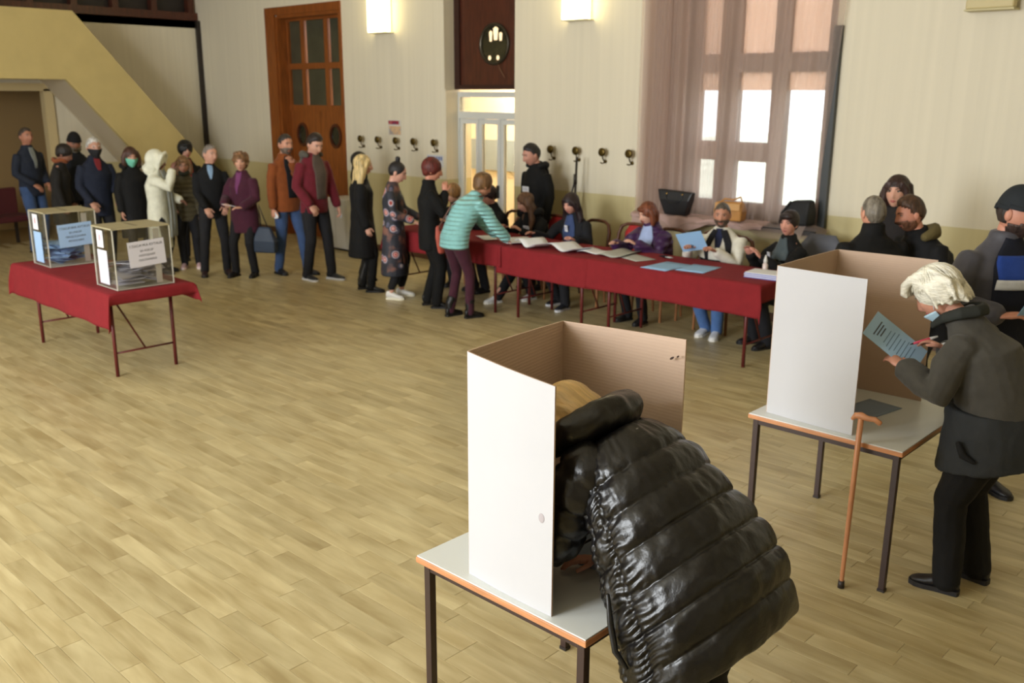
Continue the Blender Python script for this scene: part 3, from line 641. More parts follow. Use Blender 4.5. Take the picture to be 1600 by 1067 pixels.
sheet('paper_sheet','white register sheet under the right hand of the blue blouse woman',M_pw,(-5.78,7.36),.30,.24,12,Z,.02)
sheet('paper_sheet','pale grey ballot sheet lying partly raised before the purple jacket',M_pg,(-5.53,7.42),.27,.46,8,Z+.003,.02)
sheet('paper_sheet','pale grey ballot sheet lying flat before the purple jacket',M_pg,(-5.28,7.36),.36,.24,-20,Z)
sheet('paper_sheet','left one of two blue ballots flat on red cloth',M_pb,(-4.80,7.18),.28,.44,0,Z)
sheet('paper_sheet','right one of two blue ballots flat on red cloth',M_pb,(-4.52,7.28),.28,.38,6,Z)
sheet('paper_sheet','blue grey ballot lying inside the booth by the cane',M_pbd,(-1.79,4.61),.19,.30,-10,.732,0,None)
sheet('paper_sheet','blue grey ballot under the hand of the bent woman',M_pbd,(-1.84,2.46),.26,.36,6,.732,0,None)
ph=tag(MB().box(-.07,.07,-.035,.035,0,.009).build('mobile_phone',[mat('phone_dark',(28,28,32),.25)],None,loc=(-5.10,7.60,Z),rot=(0,0,-.5),bevel=.003),'dark mobile phone with white card on the red cloth','phone')
sheet('paper_card','small white card beside the dark phone on red cloth',M_pw,(-5.02,7.55),.07,.05,-20,Z+.012,0,None)
bx=root('leaflet_stack','stack of white and blue leaflets beside the white bottle','leaflets',(-3.88,7.36,Z-.003),.1)
for k in range(6): MB().box(-.16+.004*(k%3),.16+.004*(k%2),-.11,.11,k*.008,k*.008+.007).build('leaflet',mat('leaflet_blue',(120,130,206),.6) if k%2==0 else M_pw,bx)
bt=root('sanitizer_bottle','small white spray bottle at the right end of the table','bottle',(-3.97,7.50,Z-.003))
Cc=lambda r,z,n=14:[(r*math.cos(2*math.pi*i/n),r*math.sin(2*math.pi*i/n),z) for i in range(n)]
MB().rings([Cc(.022,0),Cc(.024,.01),Cc(.024,.085),Cc(.012,.10)]).build('body',mat('bottle_clear',(214,196,190),.3),bt,smooth=True)
MB().rings([Cc(.018,.10),Cc(.018,.12),Cc(.009,.155),Cc(.004,.17)]).build('cap',M_white,bt,smooth=True)
# ---- bags on the sill
M_blk=mat('black_leather',(20,20,24),.4,bump=.2,bscale=40); M_tan=mat('tan_leather',(176,124,62),.45,var=.15,scale=14,bump=.2,bscale=40)
hb=root('handbag','black tote bag on the left of the windowsill','bag',(-5.70,8.66,1.045))
MB().rings([[(-.12+0*q,-.05,0),(.14,-.05,0),(.14,.05,0),(-.12,.05,0)] for q in (0,)]+[[(-.19,-.06,.16),(.19,-.06,.16),(.19,.06,.16),(-.19,.06,.16)],[(-.23,-.035,.265),(.22,-.035,.25),(.22,.035,.25),(-.23,.035,.265)]]).build('body',M_blk,hb,bevel=.012)
MB().tube([(-.10,-.05,.24),(-.10,-.055,.17),(-.04,-.064,.13),(.04,-.064,.13),(.10,-.055,.17),(.10,-.05,.24)],.008,8).build('handle',M_blk,hb,smooth=True)
for s in (-1,1): MB().ell((s*.1,-.052,.225),(.012,.006,.012)).build('rivet',mat('gold',(190,150,80),.3,1),hb)
hb=root('handbag','tan leather handbag standing in the middle of the windowsill','bag',(-5.02,8.64,1.045),.08)
MB().rings([[(-.15,-.06,0),(.15,-.06,0),(.15,.06,0),(-.15,.06,0)],[(-.16,-.07,.1),(.16,-.07,.1),(.16,.07,.1),(-.16,.07,.1)],[(-.15,-.03,.19),(.145,-.03,.2),(.145,.03,.2),(-.15,.03,.19)]]).build('body',M_tan,hb,bevel=.015)
MB().box(-.14,.14,-.078,-.06,.11,.185).build('flap',mat('tan_leather_light',(196,146,82),.45),hb,bevel=.006)
MB().tube([(-.12,0,.18),(-.06,-.01,.22),(.03,0,.215),(.11,0,.25),(.13,0,.19)],.010,8).build('handle',M_tan,hb,smooth=True)
hb=root('shoulder_bag','slumped black bag at the right corner of the windowsill','bag',(-4.28,8.68,1.045),-.1)
MB().rings([[(-.17,-.09,0),(.15,-.09,.02),(.15,.09,.02),(-.17,.09,0)],[(-.15,-.09,.12),(.16,-.09,.14),(.16,.09,.14),(-.15,.09,.12)],[(-.06,-.05,.26),(.15,-.05,.28),(.15,.05,.28),(-.06,.05,.26)]]).build('body',mat('black_nylon',(18,19,22),.7,bump=.4,bscale=20),hb,bevel=.03)
MB().tube([(-.05,-.07,.25),(-.12,-.10,.14),(-.14,-.10,.04)],.012,8).build('strap',MATS['black_nylon'],hb,smooth=True)
# ---- folded tripod
tr=root('folded_tripod','black folded tripod stand against the wall below a hook','tripod',(-7.13,8.63,0))
MB().bar((.0,0,.45),(.02,.02,1.60),.014).build('column',M_dark,tr,smooth=True)
for e in ((-.34,-.05,0),(.20,-.1,0),(.0,.13,0)): MB().tube([(.012,.01,1.33),(e[0]*.5,e[1]*.5,.72),e],[.011,.011,.010],8).build('leg',M_dark,tr,smooth=True)
MB().bar((.012,.01,1.28),(.012,.01,1.40),.022).build('collar',M_dark,tr,smooth=True)
# ================================================================== PEOPLE
from mathutils import noise as mnoise
def V3(*a): return Vector(a)
def ik(a,b,l1,l2,pole):
    d=b-a; L=max(.05,min(d.length,(l1+l2)*.998)); dn=d.normalized(); x=(l1*l1-l2*l2+L*L)/(2*L); h=math.sqrt(max(0,l1*l1-x*x))
    p=pole-dn*pole.dot(dn); p=p.normalized() if p.length>1e-4 else V3(0,0,1)
    return a+dn*x+p*h, a+dn*L
def head_grid(n=44,m=34,fem=False):
    th=np.linspace(.03,math.pi-.03,m)[:,None]; ph=np.linspace(0,2*math.pi,n,endpoint=False)[None,:]
    x=np.sin(th)*np.cos(ph); y=np.sin(th)*np.sin(ph); z=np.cos(th)*np.ones_like(ph)
    rx,ry,rz=(.0715,.095,.116) if fem else (.0755,.098,.118)
    px,py,pz=rx*x,ry*y,rz*z; t=np.clip(-z,0,1)
    px=px*(1-.28*t**1.7)*(1-.05*np.clip(z,0,1)**2); py=np.where(y<0,py*(1-.42*t),py*(1-.05*t)); 
    fr=np.clip(y,0,1)**.5; ax=np.abs(px)
    g=lambda c,s:np.exp(-((c)/s)**2)
    ramp=np.clip((.022-pz)/.05,0,1)*np.clip((pz+.046)/.010,0,1)
    py=py+fr*(.026*g(px,.0115)*ramp - .010*g(ax-.031,.015)*g(pz-.012,.011)+.004*g(ax-.03,.022)*g(pz-.031,.008)+.0045*g(px,.022)*g(pz+.060,.009)+.008*g(px,.022)*g(pz+.098,.015)+.004*g(ax-.042,.016)*g(pz+.02,.018))
    return px,py,pz
HG={f:head_grid(fem=f) for f in (False,True)}
def grid_faces(n,m,keep=None):
    f=[]
    for i in range(m-1):
        for j in range(n):
            q=(i*n+j,i*n+(j+1)%n,(i+1)*n+(j+1)%n,(i+1)*n+j)
            if keep is None or all(keep[k] for k in q): f.append(q)
    return f
def compact(v,f):
    used=sorted({i for q in f for i in q}); mp={k:i for i,k in enumerate(used)}
    return [v[k] for k in used],[tuple(mp[i] for i in q) for q in f]
def surf_y(fem,x,z):
    px,py,pz=HG[fem]; k=np.argmin((px-x)**2+(pz-z)**2+np.where(py>0,0,9)); return float(py.flat[k])
def skinmat(rgb): 
    m=mat('skin_%d_%d_%d'%rgb,rgb,.55,var=.05,scale=30); b=m.node_tree.nodes['Principled BSDF']; b.inputs['Subsurface Weight'].default_value=.08; b.inputs['Subsurface Radius'].default_value=(.02,.008,.004); return m
def hairmat(rgb): return mat('hair_%d_%d_%d'%rgb,rgb,.5,var=.55,scale=15,stretch=(3,3,.35),bump=.8,bscale=26)
def fabric(rgb,rough=.85,quilt=0,gloss=0):
    nm='fabric_%d_%d_%d_%s_%s'%(rgb+(quilt,rough))
    if nm in MATS: return MATS[nm]
    m=mat(nm,rgb,rough,var=.10,scale=16,bump=.3,bscale=22,sheen=.10 if max(rgb)>60 else 0,spec=.35)
    if quilt:
        nt=m.node_tree; b=nt.nodes['Principled BSDF']; tc=nt.nodes.new('ShaderNodeTexCoord'); w=nt.nodes.new('ShaderNodeTexWave'); w.bands_direction='Z'; w.wave_profile='SIN'; w.inputs['Scale'].default_value=quilt; w.inputs['Distortion'].default_value=1.2; w.inputs['Detail'].default_value=1
        nt.links.new(tc.outputs['Object'],w.inputs[0]); bu=nt.nodes.new('ShaderNodeBump'); bu.inputs['Strength'].default_value=.9; bu.inputs['Distance'].default_value=.02; nt.links.new(w.outputs[0],bu.inputs['Height']); nt.links.new(bu.outputs[0],b.inputs['Normal'])
    return m
def strands(P,m,n,seed,rad=(.100,.117,.113),front=1.15,back=2.0,th=.0026):
    "loose locks combed from the crown over the scalp, one mesh"
    r=random.Random(seed); mb=MB()
    for k in range(n):
        ph=r.uniform(0,2*math.pi); f=.5+.5*math.sin(ph); t1=back+(front-back)*f+r.uniform(-.12,.1); sw=r.uniform(-.35,.35); q=r.uniform(.985,1.03); pts=[]
        for j in range(7):
            t=.12+(t1-.12)*j/6; a=ph+sw*(j/6)**1.5; lift=1+(.05*r.random() if j==6 else 0)
            pts.append(P.HM((rad[0]*q*lift*math.sin(t)*math.cos(a),-.018+rad[1]*q*lift*math.sin(t)*math.sin(a),.036+rad[2]*q*math.cos(t))))
        mb.tube(pts,[th*.8,th,th*1.1,th*1.1,th,th*.8,th*.3],5)
    o=mb.build('hair_strands',m,P.root,smooth=True); o['kind']='stuff'; return o
def remeshed(mb,name,m,parent,vox=.012,it=4,disp=0,seed=0,apply=False):
    o=mb.build(name,m,parent,smooth=True)
    r=o.modifiers.new('r','REMESH'); r.mode='VOXEL'; r.voxel_size=vox; r.use_smooth_shade=True
    s=o.modifiers.new('s','SMOOTH'); s.factor=.5; s.iterations=it
    if disp:
        tx=bpy.data.textures.get('folds') or bpy.data.textures.new('folds','CLOUDS'); tx.noise_scale=.11; tx.noise_depth=2
        d=o.modifiers.new('d','DISPLACE'); d.texture=tx; d.strength=disp; d.mid_level=.5; d.texture_coords='GLOBAL'
    if apply:
        dg=bpy.context.evaluated_depsgraph_get(); dg.update(); me=bpy.data.meshes.new_from_object(o.evaluated_get(dg)); old=o.data; o.modifiers.clear(); o.data=me; bpy.data.meshes.remove(old)
    return o
def hand_mesh(mb,w,d,n,side,curl=.5,sc=1.0,spread=.12):
    "palm and five fingers; w wrist, d pointing direction, n palm normal (fingers curl towards it), side = +1 thumb on d x n side"
    d=d.normalized(); n=(n-d*n.dot(d)).normalized(); s=d.cross(n)*side
    mb.tube([w-d*.02*sc,w+d*.02*sc,w+d*.055*sc,w+d*.088*sc],[.026*sc,.032*sc,.040*sc,.036*sc],10,flat=.42,upv=n)
    for k,(off,L,r) in enumerate(((.029,.068,.0088),(.010,.078,.009),(-.010,.072,.0086),(-.028,.056,.0078))):
        b=w+d*.080*sc+s*off*sc; dd=(d+s*off*spread*22*.1).normalized(); P=[b]; a=0
        for seg,fr in enumerate((.42,.32,.26)):
            a+=curl*(.55+.25*seg); q=dd*math.cos(a)+n*math.sin(a); P.append(P[-1]+q*L*fr*sc)
        mb.tube(P,[r*sc,r*.95*sc,r*.86*sc,r*.66*sc],7)
    b=w+d*.022*sc+s*.030*sc; t1=(d*.62+s*.75+n*.25).normalized(); t2=(d*.9+s*.25+n*.35).normalized()
    mb.tube([b-s*.01,b+t1*.032*sc,b+t1*.032*sc+t2*.028*sc,b+t1*.032*sc+t2*.052*sc],[.012*sc,.0105*sc,.0095*sc,.007*sc],7)
class Person: pass
def person(label,u,v,face,h=1.7,fem=False,lean=0,hunch=0,sit=False,bulk=1.0,depth=1.0,head=(0,0,0),skin=(206,160,132),hair=None,hands=(None,None),hdir=(None,None),hcurl=.45,feet=None,top=None,bottom=None,shoe=None,beard=None,mask=None,glasses=False,vox=.0125,tw=0,group=None,seat=.435,fdir=(0,0),torsoshift=0,z0=0,headsc=1.09,detail=False,noface=False,neckfwd=0):
    s=h/1.75; rz=face_rz(*face); R=root('person',label,'person',(u,v,z0),rz,group)
    P=Person(); P.root=R; P.s=s; P.fem=fem; P.rz=rz; P.u=u; P.v=v
    D=lambda a:V3(0,math.sin(a),math.cos(a)); rad=math.radians
    a1=rad(lean)*.75; a2=rad(lean)+rad(hunch)
    pel=V3(0,-.10*math.sin(rad(lean))*(0 if sit else 1)+torsoshift,seat+.08 if sit else .925*s)
    tk=.95 if sit else 1.0; waist=pel+D(a1)*.145*s*tk; chest=waist+D((a1+a2)/2)*.22*s*tk; nb=chest+D(a2)*.21*s*tk
    X=V3(math.cos(rad(tw)),math.sin(rad(tw)),0)
    sw=(.160 if fem else .185)*s*(.5+.5*bulk)
    sh=[nb-D(a2)*.088*s-X*sw*.97, nb-D(a2)*.088*s+X*sw*.97]     # left, right
    a3=a2*.8+rad(head[1])*.35; hb_=nb+D(a3)*.026*s+V3(0,neckfwd,0)
    Hr=Matrix.Rotation(rad(-head[0]),3,'Z')@Matrix.Rotation(-rad(head[1]),3,'X')@Matrix.Rotation(rad(head[2]),3,'Y')
    hs=(.97 if fem else 1.0)*(.55+.45*s)*headsc*(.93 if sit else 1)
    hc=hb_+Hr@V3(0,.022,.100)*hs
    P.hc=hc; P.Hr=Hr; P.hs=hs; HM=lambda p:hc+Hr@(Vector(p)*hs); P.HM=HM
    # limbs
    wr=[];el=[]
    for i,sg in ((0,-1),(1,1)):
        t=hands[i]; t=V3(*t) if t is not None else sh[i]+V3(sg*.05,.05,-.53*s)
        e,w_=ik(sh[i],t,.29*s,.255*s,(V3(sg*.45,.0,-1) if t.z>sh[i].z-.22 else V3(sg*.55,-.8,-.35)) if hands[i] is not None else V3(sg*.3,-1,0)); el.append(e); wr.append(w_)
    hip=[pel+V3(-.088*s,0,-.01),pel+V3(.088*s,0,-.01)]; an=[];kn=[]
    if feet is None: feet=((-.11,.30),(.11,.30)) if sit else ((-.10,-.0),(.10,.02))
    for i,sg in ((0,-1),(1,1)):
        a=V3(feet[i][0],feet[i][1],.085); k,a=ik(hip[i],a,.425*s,.42*s,V3(sg*.12,1,.55 if sit else .0)); kn.append(k); an.append(a)
    P.sh,P.el,P.wr,P.hip,P.kn,P.an,P.nb,P.chest,P.waist,P.pel,P.a2=sh,el,wr,hip,kn,an,nb,chest,waist,pel,a2
    sm=skinmat(skin)
    # ---- body: torso, neck, limbs grown into one skin
    mb=MB()
    def ring(c,a,w,d,n=18):
        f=V3(0,math.cos(a),-math.sin(a)); return [c+X*math.cos(2*math.pi*j/n)*w+f*math.sin(2*math.pi*j/n)*d for j in range(n)]
    P.ring=ring
    b=bulk
    mb.rings([ring(pel-D(a1)*.08*s,a1,.10*s,.08*s),ring(pel,a1,.14*s,.095*s),ring(waist,a1,.12*s,.085*s),ring(chest,(a1+a2)/2,.145*s,.095*s),ring(nb-D(a2)*.06*s,a2,.13*s,.065*s),ring(nb,a2,.06*s,.055*s)])
    nk=hb_+Hr@V3(0,.0,.03)*hs; mb.tube([nb-D(a2)*.03,nb+(nk-nb)*.4,nk,nk+(hc-nk)*.5],[.058*s*(.9 if fem else 1.05),.052*s*(.9 if fem else 1.05),.052*s,.05*s],12)
    for i in (0,1):
        mb.tube([sh[i]-D(a2)*.04*s,sh[i]*.5+el[i]*.5,el[i],el[i]*.5+wr[i]*.5,wr[i]+(wr[i]-el[i]).normalized()*.01],[.034*s,.040*s,.036*s,.034*s,.025*s],10)
        mb.tube([hip[i],hip[i]*.5+kn[i]*.5,kn[i],kn[i]*.6+an[i]*.4,an[i]],[.075*s,.065*s,.050*s,.048*s,.034*s],10)
    body=remeshed(mb,'body',sm,R,vox if detail else .016,3,apply=True)
    # head and hands joined into the same mesh
    mb=MB(); px,py,pz=HG[fem]; m_,n_=px.shape
    hv=[HM((px.flat[k],py.flat[k],pz.flat[k])) for k in range(px.size)]
    mb.rings([hv[i*n_:(i+1)*n_] for i in range(m_)])
    for sg in (-1,1): mb.ell(HM((sg*.075,-.008,-.004)),(.011*hs,.020*hs,.031*hs),10,7,rot=Hr@Matrix.Rotation(sg*.25,3,'Z'))
    for i,sg in ((0,-1),(1,1)):
        fd=(wr[i]-el[i]).normalized(); dd=V3(*hdir[i]) if hdir[i] is not None else fd
        nn=V3(-sg,0.15,0) if hands[i] is None else V3(-sg*.35,.1,-1)
        if abs(nn.normalized().dot(dd.normalized()))>.95: nn=V3(-sg,0.3,0)
        d0=dd.normalized(); n0=(nn-d0*nn.dot(d0)).normalized(); sd=1 if d0.cross(n0).dot(V3(-sg,.6,.3))>0 else -1
        hand_mesh(mb,wr[i]+fd*.012,dd,nn,sd,hcurl,s*(.92 if fem else 1.03))
    hm=mb.mesh('hd',True)
    bm=bmesh.new(); bm.from_mesh(body.data); bm.from_mesh(hm); bm.to_mesh(body.data); bm.free(); bpy.data.meshes.remove(hm)
    body.data.polygons.foreach_set('use_smooth',[True]*len(body.data.polygons)); body.data.materials.clear(); body.data.materials.append(sm)
    # ---- face
    def hp(mb2,name,m): return mb2.build(name,m,R,smooth=True)
    if not noface:
        for sg in (-1,1):
            e=MB(); y=surf_y(fem,sg*.031,.012); e.ell(HM((sg*.031,y-.0035,.011)),(.0125*hs,.007*hs,.0062*hs),12,7,rot=Hr); e.m=1; e.ell(HM((sg*.031,y+.0015,.011)),(.0062*hs,.003*hs,.0058*hs),10,6,rot=Hr); e.m=1; e.tube([HM((sg*.018,y-.001,.014)),HM((sg*.031,y+.004,.0185)),HM((sg*.045,y-.004,.013))],.0018*hs,5)
            hp(e,'eye',[mat('eye_white',(196,184,176),.3),mat('eye_iris',(34,25,21),.2)])
            hcol=(hair or {}).get('brow',(hair or {}).get('rgb',(60,45,35))); e=MB(); y=surf_y(fem,sg*.03,.03); e.tube([HM((sg*.014,surf_y(fem,sg*.014,.029)+.001,.028)),HM((sg*.031,y+.002,.034)),HM((sg*.05,surf_y(fem,sg*.05,.03)+.001,.028))],[.003*hs,.0042*hs,.0024*hs],6); hp(e,'eyebrow',hairmat(hcol))
        if not mask or mask.get('low'):
            e=MB(); yl=surf_y(fem,0,-.060)
            e.tube([HM((-.024,surf_y(fem,-.024,-.06)-.001,-.061)),HM((-.008,yl,-.0575)),HM((.008,yl,-.0575)),HM((.024,surf_y(fem,.024,-.06)-.001,-.061))],[.002*hs,.0045*hs,.0045*hs,.002*hs],6); e.tube([HM((-.02,surf_y(fem,-.02,-.064)-.001,-.064)),HM((0,yl+.0,-.067)),HM((.02,surf_y(fem,.02,-.064)-.001,-.064))],[.002*hs,.005*hs,.002*hs],6)
            hp(e,'lips',mat('lips_f' if fem else 'lips_m',(168,92,86) if fem else (160,100,86),.5))
    def shell(keep,off,name,m,noise_=0,thick=.004):
        keep=keep.flatten(); vv=[]
        for k in range(px.size):
            p=V3(px.flat[k],py.flat[k],pz.flat[k]); nrm=V3(p.x/.0057,p.y/.0094,p.z/.0138).normalized(); o=off(p) if callable(off) else off
            if noise_: o+=noise_*mnoise.noise(p*38+V3(u*7,0,0))
            vv.append(HM(p+nrm*o))
        v2,f2=compact(vv,grid_faces(n_,m_,keep)); o=MB().add(v2,f2).build(name,m,R,smooth=True)
        md=o.modifiers.new('s','SOLIDIFY'); md.thickness=thick; md.offset=-1; return o
    P.shell=shell; P.grid=(px,py,pz)
    if beard: shell((pz<-.022-.35*np.clip(np.abs(px)-.05,0,1))&(py>-.01)&~((np.abs(px)<.02)&(np.abs(pz+.062)<.008)&(py>.06)),beard.get('t',.006),'beard',hairmat(beard['rgb']),.003)
    if mask:
        mk=(pz<(.002 if not mask.get('low') else -.05))&(pz>-.108)&(py>.012); o=shell(mk,lambda p:.010+.012*math.exp(-(p.x/.03)**2),'face_mask',mat('mask_%d'%mask['rgb'][0],mask['rgb'],.8),0,.002)
        for sg in (-1,1): MB().tube([HM((sg*.058,.03,-.01 if not mask.get('low') else -.055)),HM((sg*.076,.005,.012)),HM((sg*.078,-.02,.012))],.0018,5).build('ear_loop',mat('mask_loop',(220,224,226),.7),R,smooth=True)
    if glasses:
        g=MB()
        for sg in (-1,1):
            y=surf_y(fem,sg*.031,.008)+.016; g.tube([HM((sg*.032+.019*math.cos(a),y-.12*abs(sg*.032+.019*math.cos(a)),.008+.015*math.sin(a))) for a in np.linspace(0,2*math.pi,15)],.0022*hs,6); g.tube([HM((sg*.05,y-.006,.012)),HM((sg*.074,.03,.012)),HM((sg*.078,-.02,.006))],.002*hs,5)
        g.tube([HM((-.012,.115,.011)),HM((.012,.115,.011))],.002*hs,5); hp(g,'glasses',mat('glasses_dark',(40,34,34),.3))
    # ---- hair / hats
    hr=hair or {}; st=hr.get('st','short'); hm_=hr.get('mat') or hairmat(hr.get('rgb',(60,42,30)))
    hn=np.array([mnoise.noise(V3(px.flat[k]*60,py.flat[k]*60,pz.flat[k]*60+u*9)) for k in range(px.size)]).reshape(px.shape)*.008
    thr=.070-1.15*np.clip(.070-py,0,.14)
    scalp=(pz>.066+hn-1.15*np.clip(.070-py,0,.14)+.55*np.clip(np.abs(px)-.045,0,1)*(py>.03))&(pz>-.07)&~((np.abs(px)>.058)&(pz<-.024)&(py>-.035))
    if st in ('short','crop','flat'):
        t=hr.get('t',.010); lift=hr.get('lift',0)
        shell(scalp,lambda p:(t+lift*max(0,p.z/.118)**1.5)*min(1,max(.12,(p.z-max(-.07,.070-1.15*min(max(.070-p.y,0),.14)))/.045)),'hair',hm_,.0035,.004)
    elif st=='bald': shell((pz<.05)&(pz>-.055)&(py<-.01),.005,'hair',hm_,.002,.004)
    elif st in('beanie','hood'): pass
    else:
        q=MB(); q.ell(HM((0,-.016,.030)),(.089*hs,.106*hs,.104*hs),18,12,rot=Hr)
        vol=hr.get('vol',1.0)
        if st=='puff':      # short with volume
            q=MB(); q.ell(HM((0,-.018,.034)),(.094*hs*vol,.108*hs*vol,.106*hs*vol),18,12,rot=Hr); q.ell(HM((0,-.055,-.012)),(.078*hs,.055*hs,.065*hs),12,8,rot=Hr)
            for sg in (-1,1): q.ell(HM((sg*.068,-.012,.02)),(.026*hs,.05*hs,.055*hs),10,7,rot=Hr)
            if hr.get('fringe'): q.ell(HM((0,.070,.078)),(.066*hs,.032*hs,.028*hs),12,8,rot=Hr)
        if st=='curly':
            rr=random.Random(int(abs(u)*100)); q.ell(HM((0,-.03,.0)),(.095*hs,.085*hs,.10*hs),14,9,rot=Hr)
            for k in range(60):
                th=rr.uniform(0,6.28); zz=rr.uniform(-.55,1); r_=math.sqrt(1-zz*zz); y_=math.sin(th)*r_
                if y_>.35 and zz<.45: continue
                q.ell(HM((.096*math.cos(th)*r_*vol,-.018+.11*y_*vol,.032+.108*zz*vol)),(.022*hs,)*3,8,6)
        if st=='bob':
            q.ell(HM((0,-.05,-.02)),(.088*hs*vol,.07*hs,.10*hs),14,9,rot=Hr)
            for sg in (-1,1): q.tube([HM((sg*.07,.01,.06)),HM((sg*.088*vol,.005,-.01)),HM((sg*.086*vol,.012,-.075)),HM((sg*.076,.02,-.12))],[.03*hs,.034*hs,.034*hs,.022*hs],9)
            q.ell(HM((0,-.045,-.08)),(.08*hs*vol,.06*hs,.05*hs),14,9,rot=Hr)
            if hr.get('fringe'): q.ell(HM((.01,.068,.072)),(.060*hs,.034*hs,.030*hs),12,8,rot=Hr)
        if st=='long':
            L=hr.get('len',.30)
            for sg in (-1,-.5,0,.5,1):
                yb=-.075+.06*abs(sg); p0=HM((sg*.07,-.03,.05)); p1=HM((sg*.088,yb+.01,-.03)); p2=p1*.35+HM((sg*.09,yb,-.11))*.65; p3=p2+V3(sg*.02,-.02+.05*math.sin(a2),-L*.5); p4=p3+V3(-sg*.01,0.0+.05*math.sin(a2),-L*.5)
                q.tube([p0,p1,p2,p3,p4],[.034*hs,.040*hs,.042*hs,.040*hs,.018*hs],9)
            for sg in (-1,1): q.tube([HM((sg*.045,.06,.075)),HM((sg*.078,.035,.03)),HM((sg*.084,.02,-.05)),HM((sg*.082,.015,-.13))],[.018*hs,.022*hs,.026*hs,.02*hs],8)
        if st=='bun': q=MB(); q.ell(HM((0,-.018,.028)),(.083*hs,.101*hs,.10*hs),18,12,rot=Hr); q.ell(HM((0,-.05,.148)),(.032*hs,.032*hs,.030*hs),12,8,rot=Hr); q.tube([HM((0,-.04,.11)),HM((0,-.05,.14))],.02*hs,9)
        remeshed(q,'hair',hm_,R,.0085,2,hr.get('disp',.012))
    if st=='beanie':
        o=shell((pz>.028-.18*np.clip(.06-py,0,.2)),lambda p:.012+.02*max(0,p.z/.118)**2,'beanie',fabric(hr['hat']),.001,.008); rim=(pz>.028-.18*np.clip(.06-py,0,.2))&(pz<.062-.18*np.clip(.06-py,0,.2)); shell(rim,.016,'beanie_cuff',fabric(hr['hat']),0,.006)
        shell((pz<.03)&(pz>-.055)&(py<-.005),.005,'hair',hairmat(hr.get('rgb',(90,80,70))),.002,.004)
    if st=='hood':
        q=MB(); q.ell(HM((0,-.028,.022)),(.112*hs,.128*hs,.132*hs),18,12,rot=Hr); q.tube([HM((-.09,.045,-.08)),HM((-.105,.06,.0)),HM((-.085,.078,.085)),HM((0,.090,.125)),HM((.085,.078,.085)),HM((.105,.06,.0)),HM((.09,.045,-.08))],.026*hs,9); q.tube([HM((0,-.05,-.08)),nb+V3(0,-.05,.0)],[.10*hs,.12*hs],12)
        remeshed(q,'hood',fabric(hr['hat']),R,.009,2,.008)
    # ---- clothes: trousers / skirt
    bo=bottom or {}
    if bo.get('st','trousers')=='trousers':
        q=MB(); e=bo.get('e',.0); wd=bo.get('w',1.0)
        q.rings([ring(pel-D(a1)*.10*s,a1*.5,.135*s*b,.10*s*depth),ring(pel-D(a1)*.03*s,a1,.168*s*b,.122*s*depth),ring(pel+D(a1)*.05*s,a1,.165*s*b,.118*s*depth),ring(pel+D(a1)*.12*s,a1,.155*s*b,.108*s*depth)])
        for i in (0,1): 
            lo=an[i]+V3(0,-.005,-.035); q.tube([hip[i]+V3(0,0,.02),hip[i]*.5+kn[i]*.5,kn[i],kn[i]*.55+lo*.45,lo],[.098*s*b,.086*s*wd*(.5+.5*b),.068*s*wd,.064*s*wd,.058*s*wd],12)
        remeshed(q,'trousers',fabric(bo.get('rgb',(28,28,32)),.85),R,vox,4,.012)
    # ---- top
    tp=top or {}; e=tp.get('e',.012); hem=tp.get('hem',.10)*s; fl=tp.get('flare',1.0); col=tp.get('rgb',(30,30,34))
    W=(( .172,.148,.166,.150) if fem else (.168,.160,.186,.172)); Dp=((.122,.108,.128,.088) if fem else (.122,.118,.128,.090))
    lv=[]; dn=V3(0,0,-1) if not sit else (D(a1)*-1)
    if sit: hem=min(hem,.10)
    k=max(1,int(hem/.10))
    for i in range(k,0,-1):
        t=i/k; sw_=1+(fl-1)*t; lv.append((pel+dn*hem*t+V3(0,0,0),a1*(1-t),(W[0]*s*b+e)*sw_,(Dp[0]*s*depth+e)*sw_))
    lv+=[(pel,a1,W[0]*s*b+e,Dp[0]*s*depth+e),(waist,a1,(W[1]*b)*s+e*1.1+tp.get('belly',0)*.3,Dp[1]*s*depth+e*1.1+tp.get('belly',0)),(chest,(a1+a2)/2,W[2]*s*b+e,Dp[2]*s*depth+e),(nb-D(a2)*.125*s,a2,W[3]*s*(.5+.5*b)+e*.8,Dp[3]*s*1.08+e*.8),(nb-D(a2)*.065*s,a2,W[3]*s*.80+e*.6,.082*s+e*.6),(nb-D(a2)*.02*s,a2,.088*s+e*.5,.068*s+e*.5),(nb+D(a2)*.015,a2,.062*s+e*.4,.060*s+e*.4)]
    P.lv=lv
    def patch(k0,k1,w0,w1,off,name,m,nk=10,na=9,c=90,thick=.004):
        "piece of the torso surface around angle c (90 = front), half-widths w0..w1 degrees"
        vv=[];ff=[]
        for i in range(nk+1):
            t=k0+(k1-k0)*i/nk; j=min(int(t),len(lv)-2); f_=t-j; A,B=lv[j],lv[j+1]; cc=A[0].lerp(B[0],f_); aa=A[1]+(B[1]-A[1])*f_; ww=A[2]+(B[2]-A[2])*f_+off; dd=A[3]+(B[3]-A[3])*f_+off; fw_=V3(0,math.cos(aa),-math.sin(aa)); hw=w0+(w1-w0)*i/nk
            for q in range(na):
                an_=math.radians(c-hw+2*hw*q/(na-1)); vv.append(cc+X*math.cos(an_)*ww+fw_*math.sin(an_)*dd)
        for i in range(nk):
            for q in range(na-1): ff.append((i*na+q,i*na+q+1,(i+1)*na+q+1,(i+1)*na+q))
        o=MB().add(vv,ff).build(name,m,R,smooth=True); md=o.modifiers.new('s','SOLIDIFY'); md.thickness=thick; md.offset=0; return o
    P.patch=patch; P.nlv=len(lv)
    if tp.get('none'): tp=dict(none=1)
    q=MB(); q.rings([ring(c,a,w,d,22) for c,a,w,d in lv])
